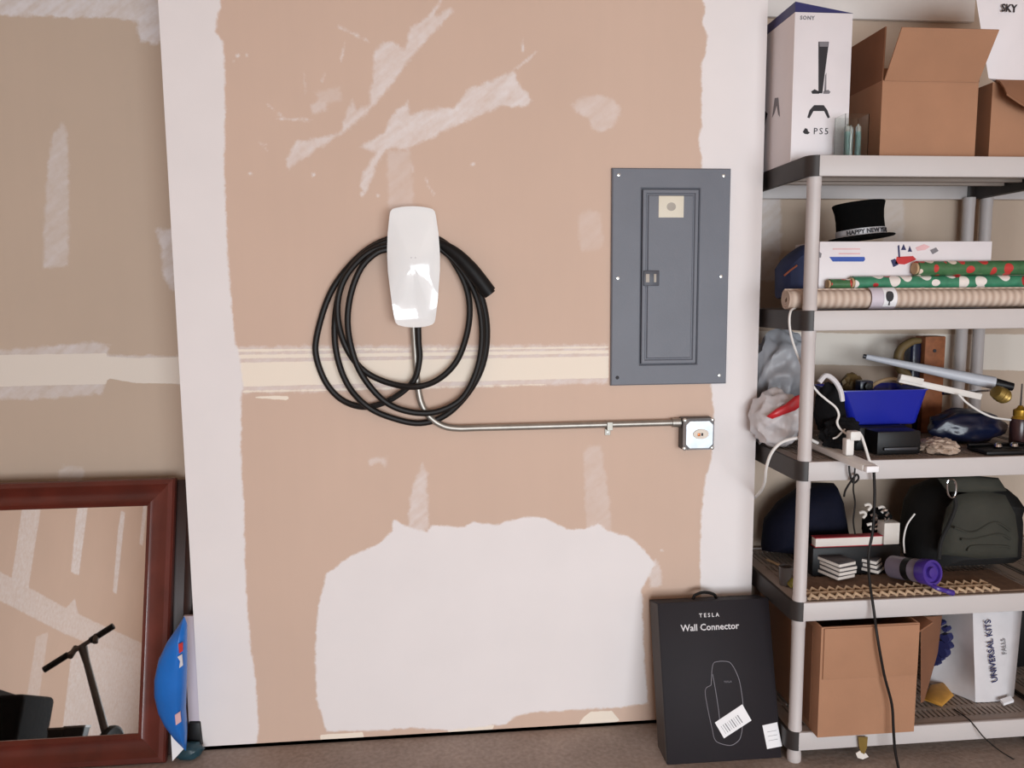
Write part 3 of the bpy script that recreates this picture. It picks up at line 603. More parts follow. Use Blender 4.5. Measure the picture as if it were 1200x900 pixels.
# console carton
x0, x1, y0, y1, z0, z1 = 1.037, 1.213, -.15, .21, T1, 2.246
t = thing('console_carton', 'tall white game console carton with blue lid on top shelf', 'box', ((x0+x1)/2, (y0+y1)/2, z0))
B().box(x0, x1, y0, y1, z0, z1).build('carton_body', 'carton_white', t, bevel=.002)
B().add([(x0, y0, z1), (x1, y0, z1), (x1, y1, z1), (x0, y1, z1), (x0+.005, y0+.01, z1+.032), (x0+.005, y1, z1+.032)], [(0, 3, 2, 1), (0, 1, 4), (1, 2, 5, 4), (2, 3, 5), (3, 0, 4, 5)]).build('lid', 'carton_blue', t, smooth=0)
zp = lambda l, Y=y0-.0008: [W(880+x/3.75, y/3.75, Y) for x, y in l]
def pr(l, m, name, Y=y0-.0008, d=.0006): return B().prism(zp(l, Y), (0, d, 0)).build(name, m, t, smooth=0)
pr([(297, 183), (343, 183), (335, 245), (324, 330), (314, 410), (297, 410)], 'ink_black', 'console_picture')
pr([(301, 184), (341, 184), (338, 205), (302, 205)], 'ink_grey', 'picture_highlight', y0-.0016)
pr([(265, 402), (280, 392), (300, 402), (300, 412), (270, 412)], 'ink_black', 'picture_base'); pr([(318, 402), (340, 394), (350, 404), (344, 412), (318, 412)], 'ink_grey', 'picture_base')
pr([(327, 330), (332, 320), (331, 402), (322, 402)], 'ink_grey', 'picture_shadow')
pr([(248, 516), (258, 484), (278, 462), (320, 462), (336, 484), (347, 516), (338, 520), (322, 488), (275, 488), (257, 520)], 'ink_black', 'controller_picture')
pr([(228, 580), (238, 563), (248, 566), (252, 578), (260, 582), (250, 590), (236, 588)], 'ink_black', 'logo_mark')
ux, uz = (1, 0, 0), (0, 0, 1)
text('brand_lettering', 'SONY', .015, 'ink_grey', t, frame(zp([(248, 79)])[0], ux, uz), bold=.0004, space=1.15)
text('logo_lettering', 'PS5', .026, 'ink_black', t, frame(zp([(308, 578)])[0], ux, uz), space=1.35)
B().prism([Vector((x0-.0008, y, z)) for y, z in ((.02, 2.0), (.07, 2.03), (.12, 2.02), (.12, 1.93), (.06, 1.94))], (.0006, 0, 0)).build('side_picture', 'ink_black', t, smooth=0)
B().prism([Vector((x0-.0008, y, z)) for y, z in ((-.07, 1.97), (-.055, 2.03), (-.03, 2.035), (-.015, 1.98), (-.03, 1.99), (-.045, 2.01), (-.058, 1.98))], (.0006, 0, 0)).build('side_picture', 'ink_grey', t, smooth=0)
# clear container with batteries
a, b_ = W(991, 133, -.225), W(1019, 133, -.225); zt = a.z; x0, x1 = a.x, b_.x
t = thing('clear_plastic_tub', 'small clear plastic container in front of cardboard box on top shelf', 'container', ((x0+x1)/2, -.2, T1))
th = .0015; B().box(x0, x1, -.225, -.225+th, T1, zt).box(x0, x1, -.165-th, -.165, T1, zt).box(x0, x0+th, -.225+th, -.165-th, T1, zt).box(x1-th, x1, -.225+th, -.165-th, T1, zt).box(x0+th, x1-th, -.225+th, -.165-th, T1, T1+th).build('tub_wall', 'clear_plastic', t, smooth=0)
for k, (bx, by) in enumerate(((x0+.018, -.205), (x0+.036, -.19), (x0+.05, -.207))):
    t = thing('battery', ['teal and silver battery at left inside the clear container', 'silver battery behind the others in the clear container', 'thin teal battery at right inside the clear container'][k], 'battery', (bx, by, T1+.002), group='batteries in the clear container')
    B().lathe([(.008, 0), (.008, .075)], 14, Matrix.Translation((bx, by, T1+.002))).build('cell', 'battery_teal' if k != 1 else 'battery_silver', t)
    B().lathe([(.0082, .075), (.0078, .09), (.003, .092), (.003, .096), (0, .096)], 14, Matrix.Translation((bx, by, T1+.002))).build('cap', 'battery_silver', t)
# open cardboard box
x0, x1, y0, y1, z0, z1 = 1.283, 1.578, -.2, .14, T1, 2.046
t = thing('open_cardboard_box', 'open brown cardboard box with raised flaps beside the console carton', 'box', ((x0+x1)/2, (y0+y1)/2, z0))
walls_box(t, x0, x1, y0, y1, z0, z1, 'cardboard', 'cardboard_in')
flap(t, (x0+.004, y0, z1), (x1-.004, y0, z1), (.0, -.075, .122), 'cardboard', name='front_flap')
flap(t, (x0, y0+.004, z1), (x0, y1-.004, z1), (0.004, 0, .15), 'cardboard_dark', name='side_flap'); flap(t, (x1, y0+.004, z1), (x1, y1-.004, z1), (.006, 0, .05), 'cardboard_dark', name='side_flap')
flap(t, (x0+.004, y1, z1), (x1-.004, y1, z1), (0, .03, .14), 'cardboard_in', name='back_flap')
x0, x1, y0, y1 = 1.622, 1.892, -.2, .16
t = thing('sagging_cardboard_box', 'brown cardboard box with drooping top flap under white bin at right', 'box', ((x0+x1)/2, (y0+y1)/2, z0))
z2 = 2.046; walls_box(t, x0, x1, y0, y1, z0, z2, 'cardboard', 'cardboard_in')
rg = [[Vector((x0+.006+(x1-x0-.012)*s, y0-.001-.05*v, z2+.003-.012*v-(.05*v*math.sin(PI*min(1, s*1.0)))-.04*v*v)) for v in (0, .35, .7, 1)] for s in np.linspace(0, 1, 13)]
rg2 = [[p+Vector((0, -.002, .004)) for p in r] for r in rg]
B().loft([r+list(reversed(q)) for r, q in zip(rg, rg2)]).build('front_flap', 'cardboard_in', t)
B().box(x0+.006, x1-.006, y0+.006, y1-.006, z2-.004, z2).build('top_flap', 'cardboard_in', t)
# white bin on top of it
A = G(1158, 92.5, z2+.006); D1 = G(1188, 94, z2+.006); A2, B2 = W(1139, -30, A.y-.01), W(1209, -30, D1.y-.02)
n_ = Vector((D1.y-A.y, -(D1.x-A.x), 0)).normalized()
if n_.y < 0: n_ = -n_
e_ = Vector((.17, .03, 0)); e2 = Vector((.2, .04, 0))
t = thing('white_bin', 'white tapered bin standing on the sagging cardboard box', 'bin', ((A.x+D1.x)/2+.07, A.y+.02, A.z))
bt = [A, D1, D1+e_, A+e_+Vector((0, .1, 0))]; tp = [A2, B2, B2+e2, A2+e2+Vector((0, .12, 0))]
B().loft([bt, tp]).build('bin_body', 'carton_white', t, bevel=.004)
q = onplane(1178, 12, (A+D1+A2)/3, (D1-A).cross(A2-A).normalized()); nn = (D1-A).cross(A2-A).normalized()
if nn.y > 0: nn = -nn
text('bin_lettering', 'SKY', .03, 'ink_black', t, frame(q+nn*.014, D1-A, (0, 0, 1)), bold=.0006)

# ================================================================== second tier
# rolled ribbed mat: real spiral sheet
def spiral(c, r, turns, th, x0, x1, m, name, parent=None, label=None, cat=None, sy=1.0):
    n = int(turns*20); P = []; Q = []
    for k in range(n+1):
        a_ = 2*PI*k/20; rr = r*(.30+.70*k/n); P.append((rr*math.cos(a_)*sy, rr*math.sin(a_))); Q.append(((rr-th)*math.cos(a_)*sy, (rr-th)*math.sin(a_)))
    ring = P+list(reversed(Q)); rings = [[Vector((x, c[1]+y, c[2]+z)) for y, z in ring] for x in np.linspace(x0, x1, 2)]
    return B().loft(rings)
zc_ = T2+.0325
MY = -.19; xl, xr = W(921, 347, MY).x, 1.84
t = thing('rolled_ribbed_mat', 'rolled beige ribbed mat lying along the front of the second shelf', 'mat', ((xl+xr)/2, MY, T2))
spiral((0, MY, zc_), .0325, 3.2, .006, xl, xr, 'ribbed_mat', 'mat').build('mat_sheet', 'ribbed_mat', t, smooth=50)
def wrap(xa, xb, r, a0, a1, m, name, par, sy=1.0):
    ro = [Vector((xa, MY-math.cos(q)*r*sy, zc_+math.sin(q)*r)) for q in np.linspace(a0, a1, 12)]
    ri = [Vector((xa, MY-math.cos(q)*(r-.0012)*sy, zc_+math.sin(q)*(r-.0012))) for q in np.linspace(a1, a0, 12)]
    o_ = ro+ri; return B().loft([o_, [p+Vector((xb-xa, 0, 0)) for p in o_]]).build(name, m, par)
p0, p1, p2 = W(1026, 347, -.24).x, W(1040, 347, -.24).x, W(1056, 347, -.24).x
wrap(p0, p2, .0338, -1.2, 1.3, 'pale_lilac', 'paper_sleeve', t)
tg = wrap(p1, p2-.002, .0352, -.75, 1.15, 'paper_white', 'label_tag', t)
pc = W(1047.5, 343, -.245); el = [Vector((pc.x+.0115*math.cos(k*PI/8), MY-.0372, zc_+.006+.0155*math.sin(k*PI/8))) for k in range(16)]
B().prism(el, (0, .006, 0)).build('balloon_mark', 'ink_black', tg)
B().box(pc.x-.001, pc.x+.001, MY-.0365, MY-.030, zc_-.020, zc_-.009).build('balloon_string', 'ink_black', tg)
# long white carton
a, b_ = W(961, 283, -.13), W(1163, 283, -.13); x0, x1, ztc = a.x, b_.x, a.z
t = thing('long_white_carton', 'long white printed carton lying behind the wrapping paper rolls', 'box', ((x0+x1)/2, -.06, T2))
B().box(x0, x1, -.13, .035, T2, ztc).build('carton_body', 'carton_white', t, bevel=.002)
zq = lambda l, Y=-.131: [W(x, y, Y) for x, y in l]
B().prism(zq([(972, 301), (1013, 301), (1014, 304), (1012, 306.5), (976, 306.5)]), (0, .0008, 0)).build('blue_banner', 'ink_blue', t, smooth=0)
for yy, xa, xb in ((291, 976, 1008), (296.5, 983, 1008)): B().prism(zq([(xa, yy), (xb, yy), (xb, yy+1.5), (xa, yy+1.5)]), (0, .0008, 0)).build('print_line', 'ink_pink', t, smooth=0)
for l, m in (([(1052, 288), (1054, 287), (1055, 302), (1053, 302)], 'ink_navy'), ([(1056, 293), (1059, 286), (1062, 293)], 'ink_navy'), ([(1064, 295), (1066, 288), (1069, 295)], 'ink_navy'), ([(1051, 301), (1070, 300), (1074, 304), (1060, 310), (1049, 309)], 'ink_red'), ([(1044, 305), (1049, 303), (1053, 310), (1047, 313)], 'ink_navy'), ([(1073, 290), (1083, 286), (1090, 289), (1084, 293), (1075, 294)], 'ink_pink'), ([(1090, 293), (1097, 290), (1100, 294), (1093, 298)], 'ink_grey'), ([(960, 295), (963, 297), (962, 302), (960, 302)], 'ink_grey')):
    B().prism(zq(l), (0, .0008, 0)).build('printed_figure', m, t, smooth=0)
# wrapping paper rolls
def wroll(xa, xb, Y, z, r, m, label, dz=0.):
    t = thing('wrapping_paper_roll', label, 'wrapping paper', ((xa+xb)/2, Y, z-r), group='wrapping paper rolls')
    B().tube([(xa, Y, z), ((xa+xb)/2, Y, z+dz/2), (xb, Y, z+dz)], r, 20).build('paper', m, t)
    for x in (xa, xb):
        s = -1 if x == xa else 1
        B().lathe([(r*.62, 0), (r*.8, 0), (r*.8, .006), (r*.62, .006)], 18, Matrix.Translation((x, Y, z if x == xa else z+dz)) @ Matrix.Rotation(s*PI/2, 4, 'Y')).build('core_end', 'kraft', t)
wroll(W(1001, 327, -.162).x, 1.84, -.151, T2+.0795, .0205, 'wrap_green', 'green snowman wrapping paper roll just above the ribbed mat')
wroll(W(1076, 309, -.163).x, 1.84, -.153, T2+.122, .0225, 'wrap_olive', 'darker green wrapping paper roll stacked over the snowman roll', .001)
wroll(W(974, 328, -.162).x, W(998, 328, -.162).x, -.151, T2+.0765, .0155, 'wrap_olive', 'short olive wrapping roll stub left of the snowman roll')
# party top hat
hc = Vector((W(1008, 283, -.05).x, -.055, ztc+.013)); Rr = Matrix.Rotation(math.radians(-5), 3, 'Y') @ Matrix.Rotation(math.radians(-4), 3, 'X')
t = thing('party_top_hat', 'black party top hat with silver lettered band on the white carton', 'hat', hc, Rr)
B().lathe([(.0, .0), (.1, 0), (.104, .003), (.1, .006), (.077, .007), (.074, .03), (.073, .06), (.075, .085), (.081, .108), (.079, .111), (.0, .113)], 32, None, .8).build('crown', 'felt_black', t, local=True)
B().lathe([(.0775, .0075), (.0765, .028), (.074, .028), (.074, .0075)], 32, None, .8).build('band', 'hat_band', t, local=True)
cu = bpy.data.curves.new('l', 'FONT'); cu.body = 'HAPPY NEW YEAR'; cu.size = .0185; cu.extrude = .0005; cu.align_x = 'CENTER'; cu.offset = .0006
tt = bpy.data.objects.new('l', cu); C.objects.link(tt); me = bpy.data.meshes.new_from_object(tt.evaluated_get(bpy.context.evaluated_depsgraph_get())); bpy.data.objects.remove(tt)
for v in me.vertices:
    x, y, z = v.co; R2 = .0782+z; an = x/.078; v.co = (R2*math.sin(an), -.8*R2*math.cos(an), .0115+y)
me.materials.append(MATS['ink_black']); o = bpy.data.objects.new('band_lettering', me); C.objects.link(o); o.parent = t
# navy pouch and loose white cable
o = B().pillow(zc([(911, 343), (911, 315), (918, 304), (927, 296), (938, 288), (945, 286), (947, 300), (948, 350), (911, 350)], -.06), (0, .10, 0), flat=.25)
t = single(o, 'navy_pouch', 'navy_cloth', 'navy blue cloth pouch at the left end of the second shelf', 'pouch')
B().tube(zc([(919, 323), (926, 317), (934, 311)], -.112), .003, 6).build('stitched_script', 'orange_thread', t)
def cord(name, pts, r, m, label, cat='cable', k=6, n=8):
    return single(B().tube(spline([W(x, y, Y) for x, y, Y in pts], k), r, n), name, m, label, cat)
cord('white_cable', [(944, 358, -.12), (935, 360.5, -.17), (927, 364, -.235), (925, 378, -.245), (928, 397, -.235), (935, 417, -.22), (945, 440, -.21), (957, 458, -.21), (968, 468, -.21), (979, 477, -.22), (983, 486, -.225), (981, 495, -.23), (985, 503, -.235), (996, 511, -.24)], .0034, 'cord_white', 'white charging cable dangling over the black shelf end down to the strip')

# ================================================================== third tier
o = blob(W(910, 478, -.06), (.080, .085, .088), 3, .26, 1.5, 5, ridge=True); o = single(o, 'white_plastic_bag', 'bag_white', 'white plastic bag with red stripe bulging at left of third shelf', 'bag', smooth=50)
o.location.z = T3+.002
B().pillow(zc([(898, 488), (908, 480), (920, 474), (932, 464), (940, 462), (942, 473), (932, 481), (918, 486), (905, 491)], -.145), (0, .02, 0)).build('red_stripe', 'bag_red', o)
o = blob(W(915, 440, .08), (.10, .08, .15), 9, .30, 1.5, 5, ridge=True); single(o, 'grey_plastic_bag', 'bag_grey', 'crumpled grey plastic bag behind the striped white bag', 'bag', smooth=50)
o = B().prism([G(884, 514, T3+.003), G(912, 498, T3+.003), G(918, 501, T3+.003), G(890, 521, T3+.003)], (0, 0, .004)); single(o, 'white_card', 'paper_white', 'white card lying flat under the striped plastic bag', 'card')
o = blob(W(972, 480, -.13), (.045, .045, .085), 5, .2, 2.2, 4); o.v = [Vector((p.x, p.y, max(p.z, T3+.001))) for p in o.v]
t = single(o, 'black_cloth_bag', 'black_cloth', 'black cloth bag with pale rim just right of the front post', 'bag', smooth=50)
B().tube(spline(zc([(960, 448, ), (968, 440), (978, 446), (985, 458), (987, 470)], -.17), 5), .008, 8).build('pale_rim', 'bag_white', t)
o = blob(W(985, 508, -.19), (.06, .035, .05), 12, .3, 3, 4); o.v = [Vector((p.x, p.y, max(p.z, T3+.001))) for p in o.v]; single(o, 'black_cable_heap', 'black_cloth', 'heap of black cloth behind the white plug', 'cloth', smooth=50)
# blue tub
def rrq(x0, x1, y0, y1, z, r=.02):
    P = []
    for cx, cy, a0 in ((x1-r, y0+r, -PI/2), (x1-r, y1-r, 0), (x0+r, y1-r, PI/2), (x0+r, y0+r, PI)):
        for k in range(5): a_ = a0+k*PI/8; P.append(Vector((cx+r*math.cos(a_), cy+r*math.sin(a_), z)))
    return P
a, b_ = W(984, 459, -.11), W(1088, 459, -.11); c_, d_ = W(999, 493, -.10), W(1076, 493, -.10)
zb = T3+.075
t = thing('blue_plastic_tub', 'royal blue plastic tub in the middle of third shelf', 'tub', ((a.x+b_.x)/2, -.04, zb))
B().loft([rrq(c_.x+.004, d_.x-.004, -.096, .05, zb), rrq(c_.x, d_.x, -.1, .055, zb+.004), rrq(a.x, b_.x, -.115, .075, a.z), rrq(a.x-.003, b_.x+.003, -.118, .078, a.z), rrq(a.x-.003, b_.x+.003, -.118, .078, a.z+.003), rrq(a.x+.004, b_.x-.004, -.111, .071, a.z+.003), rrq(c_.x+.003, d_.x-.003, -.096, .05, zb+.01)]).build('tub_body', 'bowl_blue', t)
ztub = a.z
# black case the tub stands on
a, b_ = W(1024, 491, -.2), W(1081, 491, -.2)
t = thing('black_tool_case', 'black plastic tool case below the blue tub', 'case', ((a.x+b_.x)/2, -.08, T3))
B().box(a.x-.015, b_.x, -.13, .06, T3, zb-.001).build('case_body', 'black_plastic', t, bevel=.006)
B().box(a.x+.012, b_.x-.004, -.205, -.135, T3, T3+.072).build('front_block', 'black_plastic', t, bevel=.005)
B().box(a.x+.03, b_.x-.018, -.214, -.204, T3+.014, T3+.024).build('handle', 'steel_dark', t, bevel=.003)
# things in the tub
q = W(1013, 452, -.04); t = thing('camera', 'small dark camera poking out of the blue tub', 'camera', (q.x, -.04, q.z-.03))
B().box(q.x-.022, q.x+.022, -.055, -.02, q.z-.03, q.z+.017).build('camera_body', 'navy_vinyl', t, bevel=.004); B().lathe([(.013, 0), (.013, .014), (.010, .015), (0, .013)], 16, Matrix.Translation((q.x, -.055, q.z)) @ Matrix.Rotation(PI/2, 4, 'X')).build('lens', 'black_plastic', t)
cord('beige_hose', [(1018, 462, -.02), (1023, 452, .0), (1034, 446, .01), (1048, 444, .02), (1060, 452, .03)], .006, 'kraft', 'beige hose arching out of the blue tub', 'hose')
o = blob(W(998, 451, .03), (.035, .03, .04), 21, .3, 3, 3); single(o, 'brown_leather_glove', 'olive_brown', 'crumpled brown leather glove at the left end of the blue tub', 'glove')
cord('white_wire', [(1022, 461, -.06), (1035, 461, -.07), (1045, 459, -.07), (1053, 463, -.08)], .003, 'cord_white', 'short white wire lying across the blue tub rim')
# tubes and bars
pA, pB = W(1015, 418, .09), W(1165, 449, -.06); d_ = (pB-pA)
t = thing('tapered_grey_tube', 'pale grey tapered tube lying diagonally across the third shelf clutter', 'tube', pB)
B().tube([pA, pA+d_*.5, pB], [.0095, .015, .021], 18).build('tube', 'tube_grey', t); B().tube([pA-d_*.025, pA+d_*.004], .0075, 12).build('dark_tip', 'steel_dark', t); B().tube([pB-d_*.004, pB+d_*.14], [.018, .013], 14).build('dark_end', 'black_plastic', t)
pA, pB = W(1053, 444, -.08), W(1149, 464.5, -.11); d_ = (pB-pA); Mf = frame(pA, d_, (0, 0, 1)); Ln = d_.length
t = thing('white_flat_bar', 'white plastic bar with thicker left end resting on the blue tub', 'bar', pA)
B().box(0, Ln, -.011, .009, -.008, .008, Mf).build('bar', 'bar_white', t, bevel=.002); B().box(0, Ln*.28, -.004, .017, -.011, .011, Mf).build('thick_end', 'bar_white', t, bevel=.003)
pA, pB = W(1105, 461, -.06), W(1167, 457, -.05); single(B().tube([pA, pB], [.006, .003], 10), 'silver_rod', 'chrome', 'short shiny silver rod behind the white bar', 'rod')
cord('thin_white_cord', [(1123, 462, -.125), (1133, 472, -.135), (1148, 482, -.14), (1164, 489, -.14), (1184, 492, -.12)], .0035, 'cord_white', 'thin white cord drooping below the white bar to the bottle')
# clamp, block
q = W(1066, 418, .12)
t = thing('curved_wooden_handle', 'curved olive brown wooden hook standing behind the grey tube', 'hook', (q.x, .12, T3))
B().tube(spline([Vector((q.x+.035, .12, q.z+.055)), Vector((q.x+.005, .12, q.z+.052)), Vector((q.x-.03, .12, q.z+.03)), Vector((q.x-.042, .12, q.z-.005)), Vector((q.x-.03, .12, q.z-.045)), Vector((q.x+.0, .12, q.z-.08)), Vector((q.x+.01, .12, T3+.01))], 6), [.010+.006*math.sin(PI*k/36) for k in range(37)], 12).build('curved_body', 'olive_brown', t)
a, b_ = W(1085, 393, .13), W(1109, 393, .13)
t = thing('rusty_wood_block', 'upright rusty brown wooden block beside the rear shelf post', 'block', ((a.x+b_.x)/2, .16, T3))
B().box(a.x, b_.x, .13, .19, T3, 1.285).build('block', 'wood_block', t, bevel=.004); q = W(1095, 411, .13); B().lathe([(0, 0), (.006, 0), (.006, .003), (0, .003)], 10, Matrix.Translation((q.x, .13, q.z)) @ Matrix.Rotation(PI/2, 4, 'X')).build('knot_hole', 'ink_black', t)
single(B().box(a.x-.042, a.x-.003, .14, .19, T3, 1.27), 'dark_canister', 'navy_vinyl', 'dark canister standing between wooden hook and rusty block', 'canister', bevel=.012, seg=3)
# brass fitting
q = W(1174, 463, -.12); Mq = frame(q, (.6, .1, -.3), (0, 1, 0)) @ Matrix.Rotation(PI/2, 4, 'Y')
t = thing('brass_hose_fitting', 'brass ribbed hose fitting near the gold capped bottle', 'fitting', q)
B().lathe([(.012, -.03), (.02, -.028), (.024, -.012), (.021, -.006), (.025, 0), (.021, .006), (.024, .012), (.018, .022), (.011, .026), (.009, .01)], 18, Mq).build('ribbed_body', 'brass', t)
q = G(1193, 522, T3)
t = thing('gold_capped_bottle', 'dark amber bottle with gold cap and thin spout at shelf edge', 'bottle', q)
Mq = Matrix.Translation(q); B().lathe([(0, 0), (.025, 0), (.027, .004), (.027, .078), (.024, .088)], 24, Mq).build('glass_body', 'amber_dark', t); B().lathe([(.024, .088), (.019, .096), (.02, .098), (.02, .116), (.012, .12), (.006, .13)], 20, Mq).build('cap', 'gold', t); B().lathe([(.003, .128), (.0022, .2), (0, .2)], 10, Mq).build('spout', 'smoke_plastic', t)
q_ = W(1134, 490, -.05); o = blob(Vector((q_.x, -.04, T3+.048)), (.125, .06, .062), 15, .2, 2., 4); o.v = [Vector((p.x, p.y, max(p.z, T3+.002))) for p in o.v]; single(o, 'navy_vinyl_bag', 'navy_vinyl', 'shiny navy vinyl bag slumped right of the blue tub', 'bag', smooth=50)
o = blob(G(1099, 524, T3+.014), (.055, .06, .03), 17, .3, 3., 4, ridge=True); o.v = [Vector((p.x, p.y, max(p.z, T3+.001))) for p in o.v]; single(o, 'crumpled_tan_paper', 'crumple_tan', 'crumpled tan paper in front of the navy vinyl bag', 'paper', smooth=40)
a, b_ = G(1112, 521, T3), G(1196, 529, T3)
t = thing('black_tray', 'flat black tray with two silver knobs at front of third shelf', 'tray', ((a.x+b_.x)/2, -.2, T3))
B().box(a.x, b_.x+.05, -.252, -.16, T3, T3+.012).box(a.x, b_.x+.05, -.17, -.16, T3+.012, T3+.02).build('tray_body', 'black_plastic', t, bevel=.004)
for xx, yy in ((1142, 514), (1166, 515)):
    k_ = G(xx, yy, T3+.02); B().lathe([(.010, 0), (.012, .004), (.010, .012), (.004, .016), (0, .016)], 12, Matrix.Translation((k_.x, -.195, T3+.011))).build('knob', 'chrome', t)
# power strip and adapters
pA, pB = G(956, 521, T3+.02), G(1019, 548.5, T3+.006); pA.y = max(pA.y, -.205); d_ = pB-pA; Mf = frame(pA, d_, (0, 0, 1)); Ln = d_.length
t = thing('power_strip', 'white power strip slanting over the front edge of third shelf', 'power strip', pA)
B().box(-.03, Ln, -.010, .010, -.022, .022, Mf).build('strip_body', 'cord_white', t, bevel=.004)
B().box(Ln-.002, Ln+.016, -.009, .009, -.019, .019, Mf).build('end_cap', 'paper_white', t, bevel=.003)
q = pA+d_*.62
t = thing('white_plug_adapter', 'white cube plug adapter upright on the slanted power strip', 'adapter', q)
B().box(q.x-.012, q.x+.012, q.y-.012, q.y+.012, q.z+.011, q.z+.06).build('adapter_body', 'cord_white', t, bevel=.003); B().box(q.x-.002, q.x+.03, q.y-.016, q.y+.012, q.z+.055, q.z+.082).build('plug_head', 'cord_white', t, bevel=.004)
cord('looped_white_cable', [(1000, 513, -.27), (1004, 507, -.275), (1009, 510, -.28), (1014, 524, -.285), (1019, 540, -.292), (1026, 552, -.295)], .0042, 'cord_white', 'white cable looping from the plug adapter over the lip')
cord('twisted_white_tie', [(993, 500, -.22), (987, 506, -.232), (981, 512, -.24), (976, 514, -.24)], .0026, 'cord_white', 'short twisted white tie beside the plug adapter', 'tie')
cord('white_power_cord', [(958, 519, -.19), (945, 513.5, -.22), (930, 514, -.235), (915, 519, -.24), (904, 531, -.235), (898, 548, -.22), (896, 565, -.17), (891, 576, -.08), (884, 583, .02), (874, 589, .1)], .0048, 'cord_white', 'white power cord curling from the strip behind the wall corner')
cord('black_looped_wire', [(995, 546, -.287), (996, 556, -.289), (1000, 566, -.289), (1006, 561, -.289), (1004, 556, -.289), (998, 563, -.288), (991, 574, -.286), (989, 582, -.284)], .003, 'cable_black', 'short looped black wire hanging below the power strip', 'wire')
cord('navy_hanging_wire', [(1002, 547, -.29), (1001, 560, -.291), (1000, 574, -.29), (1002, 590, -.285), (1000, 610, -.28), (1002, 626, -.276)], .0025, 'cable_black', 'thin black wire hanging from the strip toward the red booklet', 'wire')
cord('black_power_cord', [(1024, 551, -.296), (1025, 580, -.293), (1023, 620, -.292), (1018, 650, -.292), (1019, 680, -.292), (1024, 715, -.295), (1028, 745, -.322), (1036, 790, -.326), (1045, 825, -.328), (1047, 855, -.332), (1049, 880, -.335), (1054, 905, -.34)], .0042, 'cable_black', 'long black cord hanging in front of the shelves to the floor')

# ================================================================== fourth tier
zf = lambda Y: T4
o = B().pillow([Vector((W(x, y, .13).x, .13, max(W(x, y, .13).z, T4+.001))) for x, y in ((893, 645), (897, 612), (915, 590), (940, 572), (958, 566), (977, 566), (984, 585), (990, 620), (1000, 655), (950, 660))], (0, .18, 0), flat=.2, wob=.1)
single(o, 'navy_duffel_bag', 'navy_dark', 'dark navy duffel bag behind the front post on fourth shelf', 'bag', smooth=50)
q = G(906, 652, T4); q.y = min(q.y, -.02)
t = thing('smoked_plastic_cup', 'small smoky plastic cup at left edge of fourth shelf', 'cup', (1.075, -.12, T4))
B().lathe([(0, 0), (.017, 0), (.021, .06), (.0195, .06), (.016, .003), (0, .003)], 18, Matrix.Translation((1.078, -.12, T4))).build('cup_wall', 'smoke_plastic', t)
B().tube(spline([Vector((1.098, -.12, T4+.05)), Vector((1.115, -.12, T4+.045)), Vector((1.115, -.12, T4+.02)), Vector((1.096, -.12, T4+.012))], 5), .003, 8).build('handle', 'smoke_plastic', t)
# dark flat case, red-white booklet box, adapter
a, b_ = W(952, 640, -.06), W(1052, 640, -.06)
zt = W(1000, 641, -.07).z
single(B().box(a.x, b_.x+.01, -.065, .03, T4, zt), 'flat_black_case', 'black_plastic', 'flat black case under the red and white booklet box', 'case', bevel=.006)
t = thing('red_white_box', 'flat white box with red top edge on the black case', 'box', ((a.x+b_.x)/2-.03, -.05, zt))
c_ = W(1033, 640, -.06); zt2 = W(1000, 629.5, -.06).z
B().box(a.x+.01, c_.x, -.062, -.034, zt, zt2).build('box_body', 'tile_white', t, bevel=.001); B().box(a.x+.008, c_.x+.002, -.064, -.032, zt2, zt2+.003).build('red_cover', 'red_card', t, bevel=.001); B().box(a.x+.008, c_.x+.002, -.0635, -.032, zt, zt+.0025).build('red_base', 'red_card', t)
a, b_ = W(1036, 613, -.06), W(1054, 613, -.06)
t = thing('white_cube_charger', 'white cube charger standing at the end of the red white box', 'adapter', ((a.x+b_.x)/2, -.09, zt))
B().box(a.x+.001, b_.x+.002, -.062, -.02, zt, a.z).build('cube', 'tile_white', t, bevel=.003); B().box(a.x+.012, a.x+.015, -.045, -.04, a.z, a.z+.012).build('prong', 'chrome', t); B().box(a.x+.024, a.x+.027, -.045, -.04, a.z, a.z+.012).build('prong', 'chrome', t)
t = thing('metal_hardware_cluster', 'cluster of small silver hooks heaped behind the white cube charger', 'hardware', W(1025, 627, -.05))
for k, (x, y) in enumerate(((1011, 603), (1024, 606), (1033, 597), (1038, 601), (1020, 617), (1026, 612), (1017, 594), (1029, 622))):
    c_ = W(x, y, -.02+.008*(k % 3)); B().tube(spline([c_+Vector((-.012, 0, .006)), c_+Vector((0, -.004, .010)), c_+Vector((.010, 0, .0)), c_+Vector((.002, .002, -.012))], 4), .0052, 8).build('hook', 'chrome' if k % 2 else 'tile_white', t)
o = blob(W(1028, 615, .05), (.05, .04, .06), 31, .25, 2.6, 3); single(o, 'black_knit_glove', 'black_cloth', 'black knit glove heaped behind the silver hooks', 'glove', smooth=50)
# woven rope mat
xa, xb = 1.092, W(1165, 690, -.23).x
t = thing('woven_rope_mat', 'woven beige rope mat spread on the front of fourth shelf', 'mat', ((xa+xb)/2, -.17, T4))
B().box(xa, xb+.1, -.252, -.08, T4, T4+.004).build('backing', 'weave_dark', t)
for r_ in range(3):
    yy = -.245+r_*.026; P = []; n = 44
    for k in range(n+1): P.append((xa+(xb-xa)*k/n, yy+.0075*(1 if (k+r_) % 2 else -1), T4+.007+.003*(1 if k % 2 else -1)))
    B().tube(P, .0056, 6).build('rope', 'rope', t)
